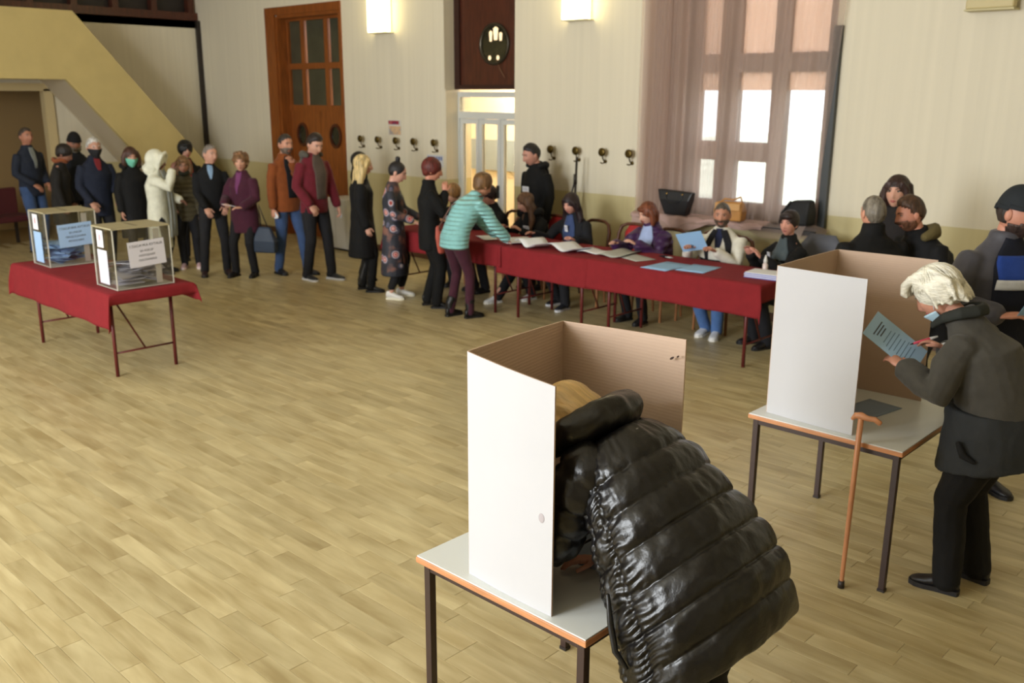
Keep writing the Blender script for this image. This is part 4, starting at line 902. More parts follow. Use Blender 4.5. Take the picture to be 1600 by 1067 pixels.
    for i in (0,1):
        sl=wr[i]+(wr[i]-el[i]).normalized()*tp.get('cuff',0.0); ar=tp.get('arm',1.0)
        q.tube([sh[i]*.70+nb*.30-D(a2)*.085*s,sh[i]-D(a2)*.042*s,sh[i]*.5+el[i]*.5,el[i],el[i]*.5+sl*.5,sl],[.046*s+e,.052*s+e,.053*s*ar+e,.049*s*ar+e,.044*s*ar+e,.037*s*ar+e],12)
    if tp.get('collar',.018 if not tp.get('mat') else 0): 
        ch=tp.get('collar',.018); c0=nb+D(a2)*.0; q.rings([ring(c0-D(a2)*.01,a2,.078*s+e*.5,.075*s+e*.5),ring(c0+D(a2)*ch,a2*.9,.070*s+e*.5,.072*s+e*.5),ring(c0+D(a2)*(ch+.008),a2*.9,.058*s+e*.3,.060*s+e*.3)])
    tm=tp.get('mat') or fabric(col,tp.get('rough',.85),tp.get('quilt',0))
    if not tp.get('none'): P.top=remeshed(q,tp.get('name','jacket'),tm,R,vox,4,tp.get('disp',.014))
    F0=P.nlv-1
    if tp.get('shirt'): patch(tp.get('s0',k*1.0+.4),F0-.2,tp.get('sw0',14),tp.get('sw1',34),tp.get('soff',.006),'shirt',fabric(tp['shirt']),14)
    if tp.get('hoodback'): 
        g=MB(); g.tube([nb+V3(-.11*s,.045,-.01),nb+V3(-.115*s,-.03,.01),nb+V3(-.06*s,-.10,.0),nb+V3(0,-.125,-.03),nb+V3(.06*s,-.10,.0),nb+V3(.115*s,-.03,.01),nb+V3(.11*s,.045,-.01)],[.03,.042,.05,.055,.05,.042,.03],10); g.ell(nb+V3(0,-.11,-.08)-D(a2)*.02,(.10*s,.05,.10*s),12,8); remeshed(g,'hood',fabric(tp['hoodback']),R,.012,3)
    if tp.get('scarf'):
        g=MB(); c0=nb+D(a2)*.02; pts=[c0+X*math.cos(t)*.085*s+V3(0,math.cos(a2),-math.sin(a2))*math.sin(t)*.085*s+V3(0,0,.012*math.sin(t*3)) for t in np.linspace(0,2*math.pi,17)]; g.tube(pts,tp.get('scarfr',.034),9); remeshed(g,'scarf',fabric(tp['scarf']),R,.010,2,.01)
    if tp.get('badge'):
        zz,sx=tp['badge']; j=k+2; c,a,w,d=lv[min(j,F0-1)]; fw_=V3(0,math.cos(a),-math.sin(a)); pos=c+D(a)*zz+X*sx+fw_*(d*math.sqrt(max(.1,1-(sx/w)**2))+.016); bw,bh=tp.get('bsize',(.045,.03)); rm=Matrix.Rotation(-a,3,'X')@Matrix.Rotation(tp.get('brot',0),3,'Y')
        g=MB().cbox((0,0,0),(bw*2,.003,bh*2)); g.v=[tuple(pos+rm@Vector(p)) for p in g.v]; g.build('badge',mat('badge_white',(226,226,230),.5),R)
        g=MB(); 
        for kk in range(2): g.cbox((0,.003,.012-.02*kk),(bw*1.5,.001,.007))
        g.v=[tuple(pos+rm@Vector(p)) for p in g.v]; g.build('badge_print',mat('badge_print',(130,130,150),.6),R)
    if bo.get('st')=='skirt':
        g=MB(); zz=bo['hemz']; fl2=bo.get('flare',1.15); rs=[]
        for t in (0,.25,.5,.75,1): c=pel.lerp(V3(pel.x,pel.y*.3,zz),t); rs.append(ring(c+V3(0,0,.04*(1-t)),a1*(1-t),(W[0]*s*b+.014)*(1+(fl2-1)*t),(Dp[0]*s*depth+.016)*(1+(fl2-1)*t)))
        remeshed(MB().rings(rs),bo.get('name','skirt'),bo.get('mat') or fabric(bo.get('rgb',(25,25,28))),R,vox,3,.014)
    # ---- shoes
    so=shoe or {}; sc_=s*(.93 if fem else 1.02)
    for i,sg in ((0,-1),(1,1)):
        ya=math.radians(fdir[i] if fdir else 0)-sg*.12; fwd=V3(math.sin(-ya)*-1 if False else -math.sin(ya),math.cos(ya),0); rt=V3(fwd.y,-fwd.x,0); o0=V3(an[i].x,an[i].y,0)
        if so.get('barefoot'): continue
        def rg(y,w,z0_,z1_,n=12): 
            c=o0+fwd*y*sc_; return [c+rt*math.cos(2*math.pi*j/n)*w*sc_+V3(0,0,(z0_+z1_)/2+math.sin(2*math.pi*j/n)*(z1_-z0_)/2) for j in range(n)]
        hl=so.get('heel',0)
        up=MB().rings([rg(-.075,.020,.03+hl,.075+hl),rg(-.068,.033,.015+hl,.10+hl),rg(-.03,.036,.015+hl,.105+hl),rg(.03,.038,.015+hl*.5,.088+hl*.5),rg(.09,.044,.012,.066),rg(.145,.043,.012,.052),rg(.175,.030,.014,.042),rg(.188,.012,.018,.034)])
        shb=remeshed(up,'shoe',mat('shoe_%d_%d_%d'%so.get('rgb',(26,24,26)),so.get('rgb',(26,24,26)),.45),R,.009,2)
        sl=MB(); n=16; pl=[(-.078,.018),(-.07,.034),(-.02,.036),(.05,.038),(.11,.047),(.155,.043),(.188,.022),(.194,.0)]; outl=[o0+fwd*y*sc_+rt*w*sc_ for y,w in pl]+[o0+fwd*y*sc_-rt*w*sc_ for y,w in pl[-2::-1]]
        sl.rings([[p+V3(0,0,0) for p in outl],[p+V3(0,0,.024) for p in outl]]); sl.build('sole',mat('sole_%d'%so.get('sole',(24,22,22))[0],so.get('sole',(24,22,22)),.6),shb)
        if so.get('boot'): remeshed(MB().tube([an[i]+V3(0,-.005,-.03),an[i]+V3(0,-.008,.06),an[i].lerp(kn[i],so['boot'])],[.046*s,.052*s,.060*s],12),'boot_shaft',mat('shoe_%d_%d_%d'%so.get('rgb',(26,24,26)),so.get('rgb',(26,24,26)),.45),R,.011,2)
    return P
def held(P,name,label,m,dims,loc,rot=(0,0,0),cat='card',group=None):
    "small flat thing in a person's hand, placed in the person's own axes"
    M=Matrix.Translation((P.u,P.v,0))@Matrix.Rotation(P.rz,4,'Z'); o=MB().cbox((0,0,0),dims).build(name,m,None)
    o.matrix_world=M@Matrix.Translation(loc)@Matrix.Rotation(rot[2],4,'Z')@Matrix.Rotation(rot[0],4,'X')@Matrix.Rotation(rot[1],4,'Y')
    return tag(o,label,cat,group)
M_card=mat('id_card',(220,224,230),.5)
BLK=(14,14,16); JEAN=(58,80,120)
QG='people waiting in the queue'; SG='election officials seated at the long table'
# ---------------- the queue, from the far left
person('man with navy jacket and jeans standing farthest left in the queue',-14.64,5.2,(.93,.35),1.80,skin=(178,122,98),hair=dict(rgb=(70,60,54),st='short',t=.008),top=dict(rgb=(34,40,54),hem=.12,shirt=(128,134,132),s0=2.6,sw0=6,sw1=24),bottom=dict(rgb=JEAN),hands=((-.16,.16,1.02),(.14,.20,1.02)),group=QG,head=(8,-4,0))
person('person in black coat with orange brown scarf, dark hair bowed',-13.45,5.15,(.62,.78),1.62,fem=True,hair=dict(rgb=(30,22,20),st='puff',vol=1.0),skin=(150,104,86),top=dict(rgb=(34,32,31),hem=.35,scarf=(140,78,46),scarfr=.03),head=(0,26,0),group=QG,lean=5)
person('man with black beanie and grey beard in dark jacket',-13.78,5.52,(.85,-.1),1.75,hair=dict(st='beanie',hat=(16,16,18),rgb=(110,104,96)),beard=dict(rgb=(150,146,138),t=.014),skin=(168,118,98),top=dict(rgb=(30,33,42),hem=.12,scarf=(92,84,54),scarfr=.022),head=(0,20,0),group=QG)
person('white haired man with black face mask and navy jacket',-12.6,5.3,(.96,.05),1.72,bulk=1.08,depth=1.1,hair=dict(rgb=(196,194,190),st='short',t=.014),mask=dict(rgb=(26,27,32)),skin=(190,142,120),top=dict(rgb=(27,33,50),hem=.20,shirt=(120,34,40),s0=3.6,sw0=6,sw1=30,collar=.03),hands=((-.18,.22,.93),(.18,.16,.92)),head=(5,4,0),group=QG)
person('brown haired woman with green face mask and black coat',-12.2,5.6,(.95,-.05),1.60,fem=True,bulk=1.05,hair=dict(rgb=(70,42,32),st='bob',vol=1.08),mask=dict(rgb=(116,196,172)),skin=(190,140,118),top=dict(rgb=(13,13,15),hem=.45,flare=1.1,hoodback=(20,18,18),e=.02),group=QG,head=(4,8,0))
p=person('woman in white hooded coat with raised arm and grey scarf',-11.7,5.68,(.72,.69),1.56,fem=True,hair=dict(st='hood',hat=(226,226,208)),skin=(120,80,66),top=dict(rgb=(222,222,204),hem=.55,flare=1.08,e=.022),hands=((-.10,.26,.95),(.06,.24,1.34)),hdir=(None,(-.3,.2,.9)),group=QG,head=(0,10,0))
for sx in (-.05,.04): MB().tube([p.nb+Vector((sx,.10,0)),p.chest+Vector((sx*1.3,.17,0)),p.pel+Vector((sx*1.5,.19,-.02)),p.pel+Vector((sx*1.6,.18,-.32))],[.03,.04,.045,.045],8,flat=.4,upv=(0,1,0)).build('scarf_end',fabric((138,140,134)),p.root,smooth=True)
person('black haired woman with red jumper behind the olive puffer jacket',-12.42,6.5,(.80,-.25),1.64,fem=True,hair=dict(rgb=(13,11,12),st='puff',vol=1.08,fringe=1),skin=(196,146,126),glasses=True,top=dict(rgb=(13,13,16),hem=.2,shirt=(170,24,30),sw0=12,sw1=40),group=QG,head=(-5,0,0))
p=person('short woman with glasses, olive quilted jacket and pink trainers',-11.8,6.13,(.72,-.5),1.47,fem=True,hair=dict(rgb=(128,96,66),st='bob',fringe=1),glasses=True,skin=(198,146,124),top=dict(rgb=(84,76,54),hem=.16,quilt=5,rough=.5,scarf=(48,50,40),scarfr=.03,e=.018),shoe=dict(rgb=(206,172,176),sole=(224,206,204)),feet=((-.1,.0),(.08,.03)),hands=((-.20,.14,.74),(.16,.14,.82)),group=QG,head=(-8,4,0))
held(p,'id_card','white card held low by the woman in olive quilted jacket',M_card,(.06,.002,.085),p.wr[0]+Vector((0,.05,-.07)),(.5,0,.2),group='identity cards in hands')
um=root('umbrella','folded teal umbrella hanging beside the olive quilted jacket','umbrella',(p.u-.03,p.v-.22,.30))
MB().tube([(0,0,0),(0,0,.05),(.0,.0,.3),(0,0,.46)],[.006,.018,.032,.016],9).build('canopy',mat('teal_cloth',(28,110,112),.7),um,smooth=True); MB().bar((0,0,.44),(0,0,.54),.012).build('handle',M_dark,um,smooth=True)
person('grey haired man in black jacket and light blue shirt looking sideways',-11.12,6.13,(.80,-.35),1.65,hair=dict(rgb=(120,112,106),st='short',t=.009),skin=(200,150,128),top=dict(rgb=(13,14,17),hem=.14,shirt=(132,160,190),s0=3.4,sw0=3,sw1=26),head=(-30,0,-6),hands=((-.16,.20,.92),(.10,.22,.90)),feet=((-.13,.02),(.16,.05)),group=QG,shoe=dict(rgb=(50,34,34)))
p=person('curly haired woman in plum coat holding a white paper',-10.70,6.34,(.45,-.85),1.565,fem=True,bulk=1.1,depth=1.1,hair=dict(rgb=(122,88,58),st='curly',vol=.97),skin=(206,156,132),top=dict(rgb=(68,24,44),hem=.28,flare=1.06,shirt=(112,56,100),s0=3.6,sw0=3,sw1=30,e=.02),hands=((-.13,.25,.93),(.13,.25,.96)),hdir=((.8,.5,0),(-.8,.5,0)),head=(-22,2,0),feet=((-.10,0),(.15,.05)),group=QG)
held(p,'id_card','white folded paper held in both hands by the plum coat woman',M_card,(.19,.03,.004),Vector((.01,.33,.955)),(.3,-.12,0),group='identity cards in hands')
tb=root('tote_bag','dark blue tote bag hanging on the arm of the plum coat woman','bag',(-10.43,6.45,.33),face_rz(.45,-.85))
MB().rings([[(-.15,-.05,0),(.15,-.05,0),(.15,.05,0),(-.15,.05,0)],[(-.16,-.06,.15),(.16,-.06,.15),(.16,.06,.15),(-.16,.06,.15)],[(-.08,-.025,.33),(.08,-.025,.33),(.08,.025,.33),(-.08,.025,.33)]]).build('body',mat('blue_nylon',(38,52,72),.5,bump=.3,bscale=20),tb,bevel=.02)
MB().tube([(-.05,0,.32),(-.01,.03,.46),(.03,.06,.62),(.03,.04,.46),(.05,0,.32)],.008,7).build('strap',M_dark,tb,smooth=True)
p=person('man in brown suede jacket and jeans touching his chin',-10.45,6.82,(.93,.05),1.80,hair=dict(rgb=(52,44,40),st='short',t=.007),skin=(196,140,114),beard=dict(rgb=(110,96,86),t=.003),top=dict(rgb=(128,66,24),hem=.12,shirt=(20,22,28),sw0=20,sw1=34,e=.016,collar=.02),bottom=dict(rgb=JEAN),hands=((.07,.25,1.45),(.24,.02,.86)),hdir=((.45,.25,.6),None),hcurl=.8,feet=((-.16,.16),(.10,-.12)),head=(0,4,0),shoe=dict(rgb=(30,30,34)),group=QG)
held(p,'id_card','white card in the lowered hand of the brown jacket man',M_card,(.002,.06,.09),p.wr[1]+Vector((.0,.05,-.09)),(.3,0,.3),group='identity cards in hands')
p=person('man in maroon jacket over grey hooded top looking down',-9.9,6.86,(.90,.12),1.84,hair=dict(rgb=(40,30,28),st='short',t=.013,lift=.008),skin=(206,156,134),top=dict(rgb=(104,24,38),hem=.11,shirt=(86,74,66),sw0=22,sw1=34,e=.018,hoodback=(84,80,72)),hands=((-.28,.12,.92),(.20,.14,.98)),hcurl=.7,feet=((-.12,.14),(.12,-.06)),head=(6,22,0),shoe=dict(rgb=(34,36,42),sole=(200,200,204)),group=QG)
held(p,'id_card','white folded paper in the lowered hand of the maroon jacket man',M_card,(.002,.07,.10),p.wr[0]+Vector((-.01,.04,-.11)),(.2,0,-.3),group='identity cards in hands')
person('dark haired woman in black half hidden behind the blonde woman',-9.30,7.12,(.75,.66),1.60,fem=True,hair=dict(rgb=(14,12,13),st='long',len=.2),skin=(200,150,130),top=dict(rgb=(13,13,15),hem=.35),shoe=dict(boot=.5),group=QG)
person('blonde woman in long black coat and boots',-8.88,6.82,(.62,.78),1.60,fem=True,hair=dict(rgb=(200,176,124),st='long',len=.26,disp=.012),skin=(206,156,134),top=dict(rgb=(10,10,12),hem=.46,flare=1.32,e=.028),bottom=dict(rgb=(12,12,13)),shoe=dict(rgb=(13,12,13),boot=.75,heel=.012),feet=((-.1,-.02),(.1,.08)),group=QG,head=(0,6,0))
# patterned dress
def floral():
    m=bpy.data.materials.new('patterned_dress'); m.use_nodes=True; nt=m.node_tree; b=nt.nodes['Principled BSDF']; b.inputs['Roughness'].default_value=.7
    tc=nt.nodes.new('ShaderNodeTexCoord'); v=nt.nodes.new('ShaderNodeTexVoronoi'); v.inputs['Scale'].default_value=6.5; v.inputs['Randomness'].default_value=.8; nt.links.new(tc.outputs['Object'],v.inputs['Vector'])
    r=nt.nodes.new('ShaderNodeValToRGB'); r.color_ramp.interpolation='CONSTANT'; E_=r.color_ramp.elements
    for pos,c in ((0,(190,50,54)),(.10,(216,176,170)),(.15,(150,56,48)),(.22,(190,180,186)),(.27,(84,84,104)),(.34,(40,40,50))): 
        e=E_.new(pos) if pos>0 else E_[0]; e.color=srgb(*c)
    E_[-1].color=srgb(34,34,42); nt.links.new(v.outputs['Distance'],r.inputs[0])
    n=nt.nodes.new('ShaderNodeTexNoise'); n.inputs['Scale'].default_value=7; nt.links.new(tc.outputs['Object'],n.inputs[0]); r2=nt.nodes.new('ShaderNodeValToRGB'); r2.color_ramp.elements[0].position=.52; r2.color_ramp.elements[0].color=srgb(40,42,52); r2.color_ramp.elements[1].position=.66; r2.color_ramp.elements[1].color=srgb(124,84,72)
    nt.links.new(n.outputs[0],r2.inputs[0]); mx=nt.nodes.new('ShaderNodeMix'); mx.data_type='RGBA'; gt=nt.nodes.new('ShaderNodeMath'); gt.operation='GREATER_THAN'; gt.inputs[1].default_value=.40; nt.links.new(v.outputs['Distance'],gt.inputs[0]); nt.links.new(gt.outputs[0],mx.inputs[0]); nt.links.new(r.outputs[0],mx.inputs[6]); nt.links.new(r2.outputs[0],mx.inputs[7]); nt.links.new(mx.outputs[2],b.inputs['Base Color']); return m
M_fl=floral()
p=person('woman with hair bun in patterned dress and white trainers',-8.30,6.82,(.78,.62),1.56,fem=True,hair=dict(rgb=(26,22,26),st='bun',disp=.004),skin=(214,162,142),top=dict(mat=M_fl,name='dress_top',hem=.12,e=.012),bottom=dict(st='skirt',hemz=.28,flare=1.30,mat=M_fl,name='dress_skirt'),hands=((-.12,.27,.93),(.12,.24,.92)),head=(0,22,0),shoe=dict(rgb=(228,226,222),sole=(232,228,210)),feet=((-.10,.05),(.09,-.03)),group=QG)
for i in (0,1): MB().tube([p.kn[i]*.7+p.hip[i]*.3,p.kn[i],p.kn[i]*.4+p.an[i]*.6,p.an[i]+Vector((0,0,.05))],[.064,.058,.054,.044],10).build('legging',fabric((24,24,28)),p.root,smooth=True)
held(p,'id_card','white paper held by the woman in patterned dress',M_card,(.10,.08,.003),Vector((.0,.36,.90)),(.3,.1,0),group='identity cards in hands')
person('red haired woman in black suit with hand at her face',-7.66,6.80,(.62,.78),1.62,fem=True,bulk=1.05,hair=dict(rgb=(88,28,22),st='puff',vol=1.02),skin=(204,140,116),top=dict(rgb=(10,10,11),hem=.22,e=.012),bottom=dict(rgb=(10,10,11),w=1.15),hands=((-.16,.10,.85),(.05,.17,1.27)),hdir=(None,(-.25,.0,.95)),head=(6,10,0),shoe=dict(rgb=(9,9,9),heel=.03),feet=((-.09,-.03),(.1,.06)),group=QG)
p=person('woman in mint quilted jacket bending over the table',-7.06,6.64,(.18,.98),1.60,fem=True,bulk=1.08,depth=1.05,lean=29,hunch=14,hair=dict(rgb=(112,80,46),st='puff',vol=1.0),skin=(196,140,112),top=dict(rgb=(146,206,206),hem=.10,quilt=7.5,rough=.45,e=.022,collar=.02),bottom=dict(rgb=(62,22,38),w=.9),hands=((-.02,.52,.84),(.20,.50,.83)),head=(0,24,0),shoe=dict(rgb=(12,11,13),boot=.3),feet=((-.10,-.02),(.10,.10)),torsoshift=.02,group=QG)
sb=root('shoulder_bag','red and tan shoulder bag worn across the mint quilted jacket','bag',(-7.06,6.64,0),p.rz)
pts=[p.nb+Vector((.10,.03,.01)),p.nb+Vector((.07,-.075,-.01)),p.chest+Vector((-.04,-.155,.06)),p.waist+Vector((-.15,-.135,.0)),p.pel+Vector((-.23,-.03,.06))]
MB().tube(pts,.009,7).build('strap',mat('strap_brown',(96,62,52),.5),sb,smooth=True)
MB().tube([p.pel+Vector((-.235,-.05,.10)),p.pel+Vector((-.245,-.02,.0)),p.pel+Vector((-.245,.0,-.16))],[.03,.06,.05],10,flat=.45,upv=(1,0,0)).build('body',mat('bag_red',(176,84,70),.5,var=.2,scale=8),sb,smooth=True)
# ---------------- officials behind the table
S_=dict(sit=True,group=SG)
person('seated official with light brown hair hidden behind the mint jacket',-8.48,8.08,(.05,-1),1.62,fem=True,hair=dict(rgb=(138,100,56),st='puff',vol=1.03),lean=14,top=dict(rgb=BLK,badge=(.02,.05)),hands=((-.14,.40,.80),(.14,.40,.80)),head=(10,16,0),**S_)
person('seated official with glasses, black jumper and red collar',-7.83,8.08,(-.15,-1),1.68,fem=True,bulk=1.25,hair=dict(rgb=(38,20,18),st='puff',vol=1.0),glasses=True,lean=14,skin=(200,146,124),top=dict(rgb=(12,11,12),shirt=(120,26,28),s0=4.2,sw0=3,sw1=30),hands=((-.10,.46,.82),(.16,.42,.82)),head=(0,14,0),**S_)
p=person('seated girl with long brown hair, black hoodie and white trainers',-7.20,8.12,(-.12,-1),1.64,fem=True,bulk=1.15,hair=dict(rgb=(96,66,44),st='long',len=.24,disp=.014),lean=20,skin=(208,158,138),top=dict(rgb=(11,11,13),badge=(.04,-.03),bsize=(.05,.03),hoodback=(20,20,23)),hands=((-.16,.42,.82),(.12,.44,.82)),head=(22,22,0),feet=((-.13,.24),(.0,.66)),shoe=dict(rgb=(222,222,222),sole=(226,224,218)),**S_)
p.patch(2.3,2.9,34,30,.012,'print_ring',mat('print_white',(210,210,212),.7),4,9,95,.002)
person('seated dark haired woman with blue blouse, black jacket and badge',-6.60,8.10,(-.05,-1),1.69,fem=True,bulk=1.18,hair=dict(rgb=(36,20,22),st='long',len=.18,vol=1.05),lean=12,skin=(206,150,132),top=dict(rgb=(24,25,30),shirt=(56,72,112),s0=1.2,sw0=24,sw1=32,badge=(.06,.0),bsize=(.022,.036)),hands=((-.30,.40,.80),(.26,.46,.81)),head=(-6,18,0),feet=((-.14,.36),(.10,.22)),shoe=dict(rgb=(30,32,38),sole=(200,200,204)),**S_)
p=person('seated auburn haired woman in purple padded jacket',-5.55,8.10,(-.10,-1),1.64,fem=True,bulk=1.32,depth=1.2,hair=dict(rgb=(112,58,32),st='bob',vol=1.12,fringe=1,disp=.014),lean=12,skin=(214,166,144),top=dict(rgb=(58,24,70),quilt=4,rough=.5,shirt=(160,176,214),s0=1.4,sw0=16,sw1=42,e=.026),hands=((-.10,.42,.84),(.16,.46,.82)),head=(14,18,0),**S_)
p=person('seated bearded man in white cardigan reading a blue ballot',-4.76,8.10,(.22,-1),1.75,bulk=1.2,depth=1.1,hair=dict(rgb=(84,74,66),st='short',t=.006),beard=dict(rgb=(92,76,64),t=.004),lean=8,skin=(190,134,108),top=dict(rgb=(222,218,204),name='cardigan',shirt=(36,42,72),s0=2.8,sw0=3,sw1=24,collar=.0,badge=(-.02,-.03),brot=.5,bsize=(.045,.028)),bottom=dict(rgb=(78,112,166)),hands=((-.05,.36,.86),(.24,.34,.86)),hdir=((.2,.7,.3),(-.2,.7,.3)),head=(-10,6,0),feet=((-.08,.28),(.06,.20)),shoe=dict(rgb=(224,224,224),sole=(226,224,222)),**S_)
dk=fabric((30,30,34)); 
for c_ in (62,118): p.patch(2.4,p.nlv-1.6,4,20,.009,'dark_collar',dk,12,7,c_)
p.patch(1.75,2.0,55,55,.012,'dark_stripe',dk,3,11); p.patch(2.02,2.35,54,54,.012,'olive_stripe',fabric((150,142,92)),3,11); p.patch(2.38,2.55,52,52,.012,'dark_stripe',dk,3,11)
bh=held(p,'blue_ballot','blue ballot held up by the bearded man in white cardigan',M_pb,(.27,.003,.21),Vector((.17,.43,.95)),(-.5,.25,0),'paper')
p=person('seated short haired woman in black cardigan turning left',-4.02,8.12,(-.45,-.9),1.68,fem=True,bulk=1.42,depth=1.25,hair=dict(rgb=(36,22,20),st='puff',vol=.98,fringe=1),lean=8,skin=(210,150,130),top=dict(rgb=(12,12,13),shirt=(72,82,86),s0=1.2,sw0=30,sw1=38,badge=(.03,.09),bsize=(.022,.03)),hands=((-.08,.40,.86),(.14,.38,.86)),hdir=((.3,.5,.7),(-.3,.5,.7)),hcurl=.3,head=(-28,0,0),shoe=dict(boot=.4),**S_)
# ---------------- standing officials
person('young man in black hoodie with white badge standing by the wall',-7.52,8.42,(-.15,-1),1.745,hair=dict(rgb=(26,22,22),st='short',t=.011,lift=.004),skin=(196,142,122),lean=4,top=dict(rgb=(11,11,12),name='hoodie',hem=.12,hoodback=(20,20,22),badge=(-.06,.02),bsize=(.06,.032),e=.018),head=(14,18,0))
person('grey haired man in black coat seen from behind at the right',-2.58,6.40,(-.80,.60),1.63,headsc=1.03,bulk=1.38,depth=1.25,hair=dict(rgb=(118,110,98),st='short',t=.006),skin=(206,146,120),lean=3,top=dict(rgb=(11,11,12),name='coat',hem=.3,e=.024,collar=.055))
person('long haired woman standing against the wall behind two men',-2.82,7.36,(.1,-1),1.70,fem=True,hair=dict(rgb=(48,28,24),st='long',len=.25),skin=(206,156,134),top=dict(rgb=(30,26,26),hem=.3))
p=person('man with brown hair and short beard leaning in a black coat',-2.35,6.86,(-.55,-.83),1.645,headsc=1.02,bulk=1.35,depth=1.2,hair=dict(rgb=(70,46,30),st='short',t=.014,lift=.014),beard=dict(rgb=(104,68,50),t=.003),skin=(206,142,118),lean=14,hunch=8,top=dict(rgb=(14,14,16),name='coat',hem=.3,e=.02),head=(10,14,6))
MB().tube([p.nb+Vector((-.13,.03,-.03)),p.nb+Vector((-.12,-.06,.0)),p.nb+Vector((-.04,-.11,.01)),p.nb+Vector((.05,-.10,.0))],[.03,.045,.05,.03],10).build('fur_hood',mat('olive_fur',(96,84,48),.9,bump=.8,bscale=90),p.root,smooth=True)
p=person('bearded man with dark beanie and grey coat cut by the right edge',-1.56,5.72,(.80,-.6),1.80,bulk=1.18,depth=1.15,hair=dict(st='beanie',hat=(34,38,42),rgb=(50,40,36)),beard=dict(rgb=(60,44,38),t=.010),skin=(196,136,112),top=dict(rgb=(70,68,74),name='coat',hem=.35,e=.028,shirt=(18,20,32),s0=.2,sw0=40,sw1=34,collar=.03,rough=.6),bottom=dict(rgb=(12,13,17)),hands=((-.20,.30,1.24),(.22,.30,1.16)),hdir=((.5,.6,0),(-.75,.5,.15)),head=(-30,10,0))
p.patch(5.0,6.6,30,34,.016,'blue_chest',fabric((30,62,140)),6,9,90,.003); p.patch(4.75,5.0,34,32,.017,'white_band',fabric((206,204,200)),3,9,90,.003)
held(p,'blue_ballot','blue ballot held by the man with dark beanie at the right edge',M_pb,(.27,.21,.003),Vector((.03,.44,1.26)),(1.0,0,.0),'paper')
# ================================================================== WHITE HAIRED WOMAN AT THE FAR BOOTH
p=person('white haired woman in grey coat reading a blue ballot at the booth',-1.17,4.46,(-1,0),1.60,fem=True,bulk=1.10,depth=1.25,lean=17,hunch=16,neckfwd=.03,head=(-6,34,0),headsc=1.04,skin=(204,146,122),detail=True,vox=.0085,
  hair=dict(rgb=(222,216,194),brow=(190,180,160),st='none_'),mask=dict(rgb=(176,206,222),low=True),
  top=dict(rgb=(66,63,57),name='jacket',hem=.075,flare=1.04,e=.022,collar=.035,disp=.016,arm=1.12,belly=.02),bottom=dict(rgb=(14,13,14),w=1.22),shoe=dict(rgb=(26,24,26),sole=(34,32,34)),
  hands=((-.13,.36,1.065),(.09,.26,1.135)),hdir=((.25,.85,.35),(-.15,.9,.25)),hcurl=.55,feet=((-.10,.07),(.12,.0)))
q=MB(); HM,Hr,hs=p.HM,p.Hr,p.hs
q.ell(HM((0,-.018,.036)),(.096*hs,.112*hs,.108*hs),22,14,rot=Hr); q.ell(HM((0,-.062,-.01)),(.082*hs,.055*hs,.07*hs),16,10,rot=Hr)
r_=random.Random(5)
for k in range(34):     # swept locks
    a=r_.uniform(-1.25,1.25); y0=r_.uniform(-.04,.06); top_=V3(.05*math.sin(a),y0,.132); out=V3(.102*math.sin(a*1.1),y0-.03+.05*math.cos(a*2),.075-.03*abs(a)); end=V3(.100*math.sin(a*1.25),y0-.055,.02-.05*abs(a)+r_.uniform(-.02,.02))
    q.tube([HM(top_),HM(out),HM(end)],[.014*hs,.017*hs,.007*hs],7)
for sx in (-.05,-.025,0,.025,.05): q.tube([HM((sx,.05,.125)),HM((sx*1.1,.098,.105)),HM((sx*1.15,.118,.072)),HM((sx*1.2,.112,.052))],[.020*hs,.022*hs,.018*hs,.009*hs],8)
for sx in (-1,1): q.tube([HM((sx*.086,.0,.06)),HM((sx*.09,-.035,.0)),HM((sx*.08,-.06,-.06))],[.022*hs,.026*hs,.012*hs],8)
for sx in (-.05,0,.05): q.tube([HM((sx,-.10,.02)),HM((sx*1.1,-.105,-.05)),HM((sx*1.2,-.125,-.085))],[.03*hs,.03*hs,.008*hs],8)
remeshed(q,'hair',mat('white_hair',(228,223,206),.5,var=.22,scale=12,stretch=(4,1,4),bump=.8,bscale=24),p.root,.006,2,.010)
strands(p,MATS['white_hair'],420,3)
g=MB(); rs=[]
for t,zz,w,d,y in ((0,.93,.20,.185,.01),(.3,.86,.212,.20,-.005),(.6,.76,.225,.215,-.012),(1,.655,.238,.225,-.02)): rs.append([V3(w*math.cos(2*math.pi*j/26),y+d*math.sin(2*math.pi*j/26),zz-(.05*math.sin(2*math.pi*j/26)*t)) for j in range(26)])
remeshed(g.rings(rs),'coat_skirt',fabric((40,42,44),.8),p.root,.009,4,.018)
MB().tube([V3(-.23,.06,.80),V3(-.245,.03,.75),V3(-.24,-.02,.73)],[.012,.016,.010],8).build('pocket_welt',fabric((18,18,20)),p.root,smooth=True)
g=MB(); nb=p.nb      # turned down collar
g.tube([nb+V3(-.04,.115,-.055),nb+V3(-.085,.055,.0),nb+V3(-.09,-.02,.035),nb+V3(-.05,-.08,.05),nb+V3(0,-.095,.052),nb+V3(.05,-.08,.05),nb+V3(.09,-.02,.035),nb+V3(.085,.055,.0),nb+V3(.04,.115,-.055)],[.010,.015,.018,.018,.018,.018,.018,.015,.010],9,flat=1.7,upv=(0,0,1))
remeshed(g,'collar',fabric((38,40,36),.8),p.root,.008,3)
for i,sg in ((0,-1),(1,1)):
    d=(p.wr[i]-p.el[i]).normalized(); MB().tube([p.wr[i]-d*.02,p.wr[i]+d*.012],[.036,.034],12).build('cuff',fabric((206,206,204)),p.root,smooth=True)
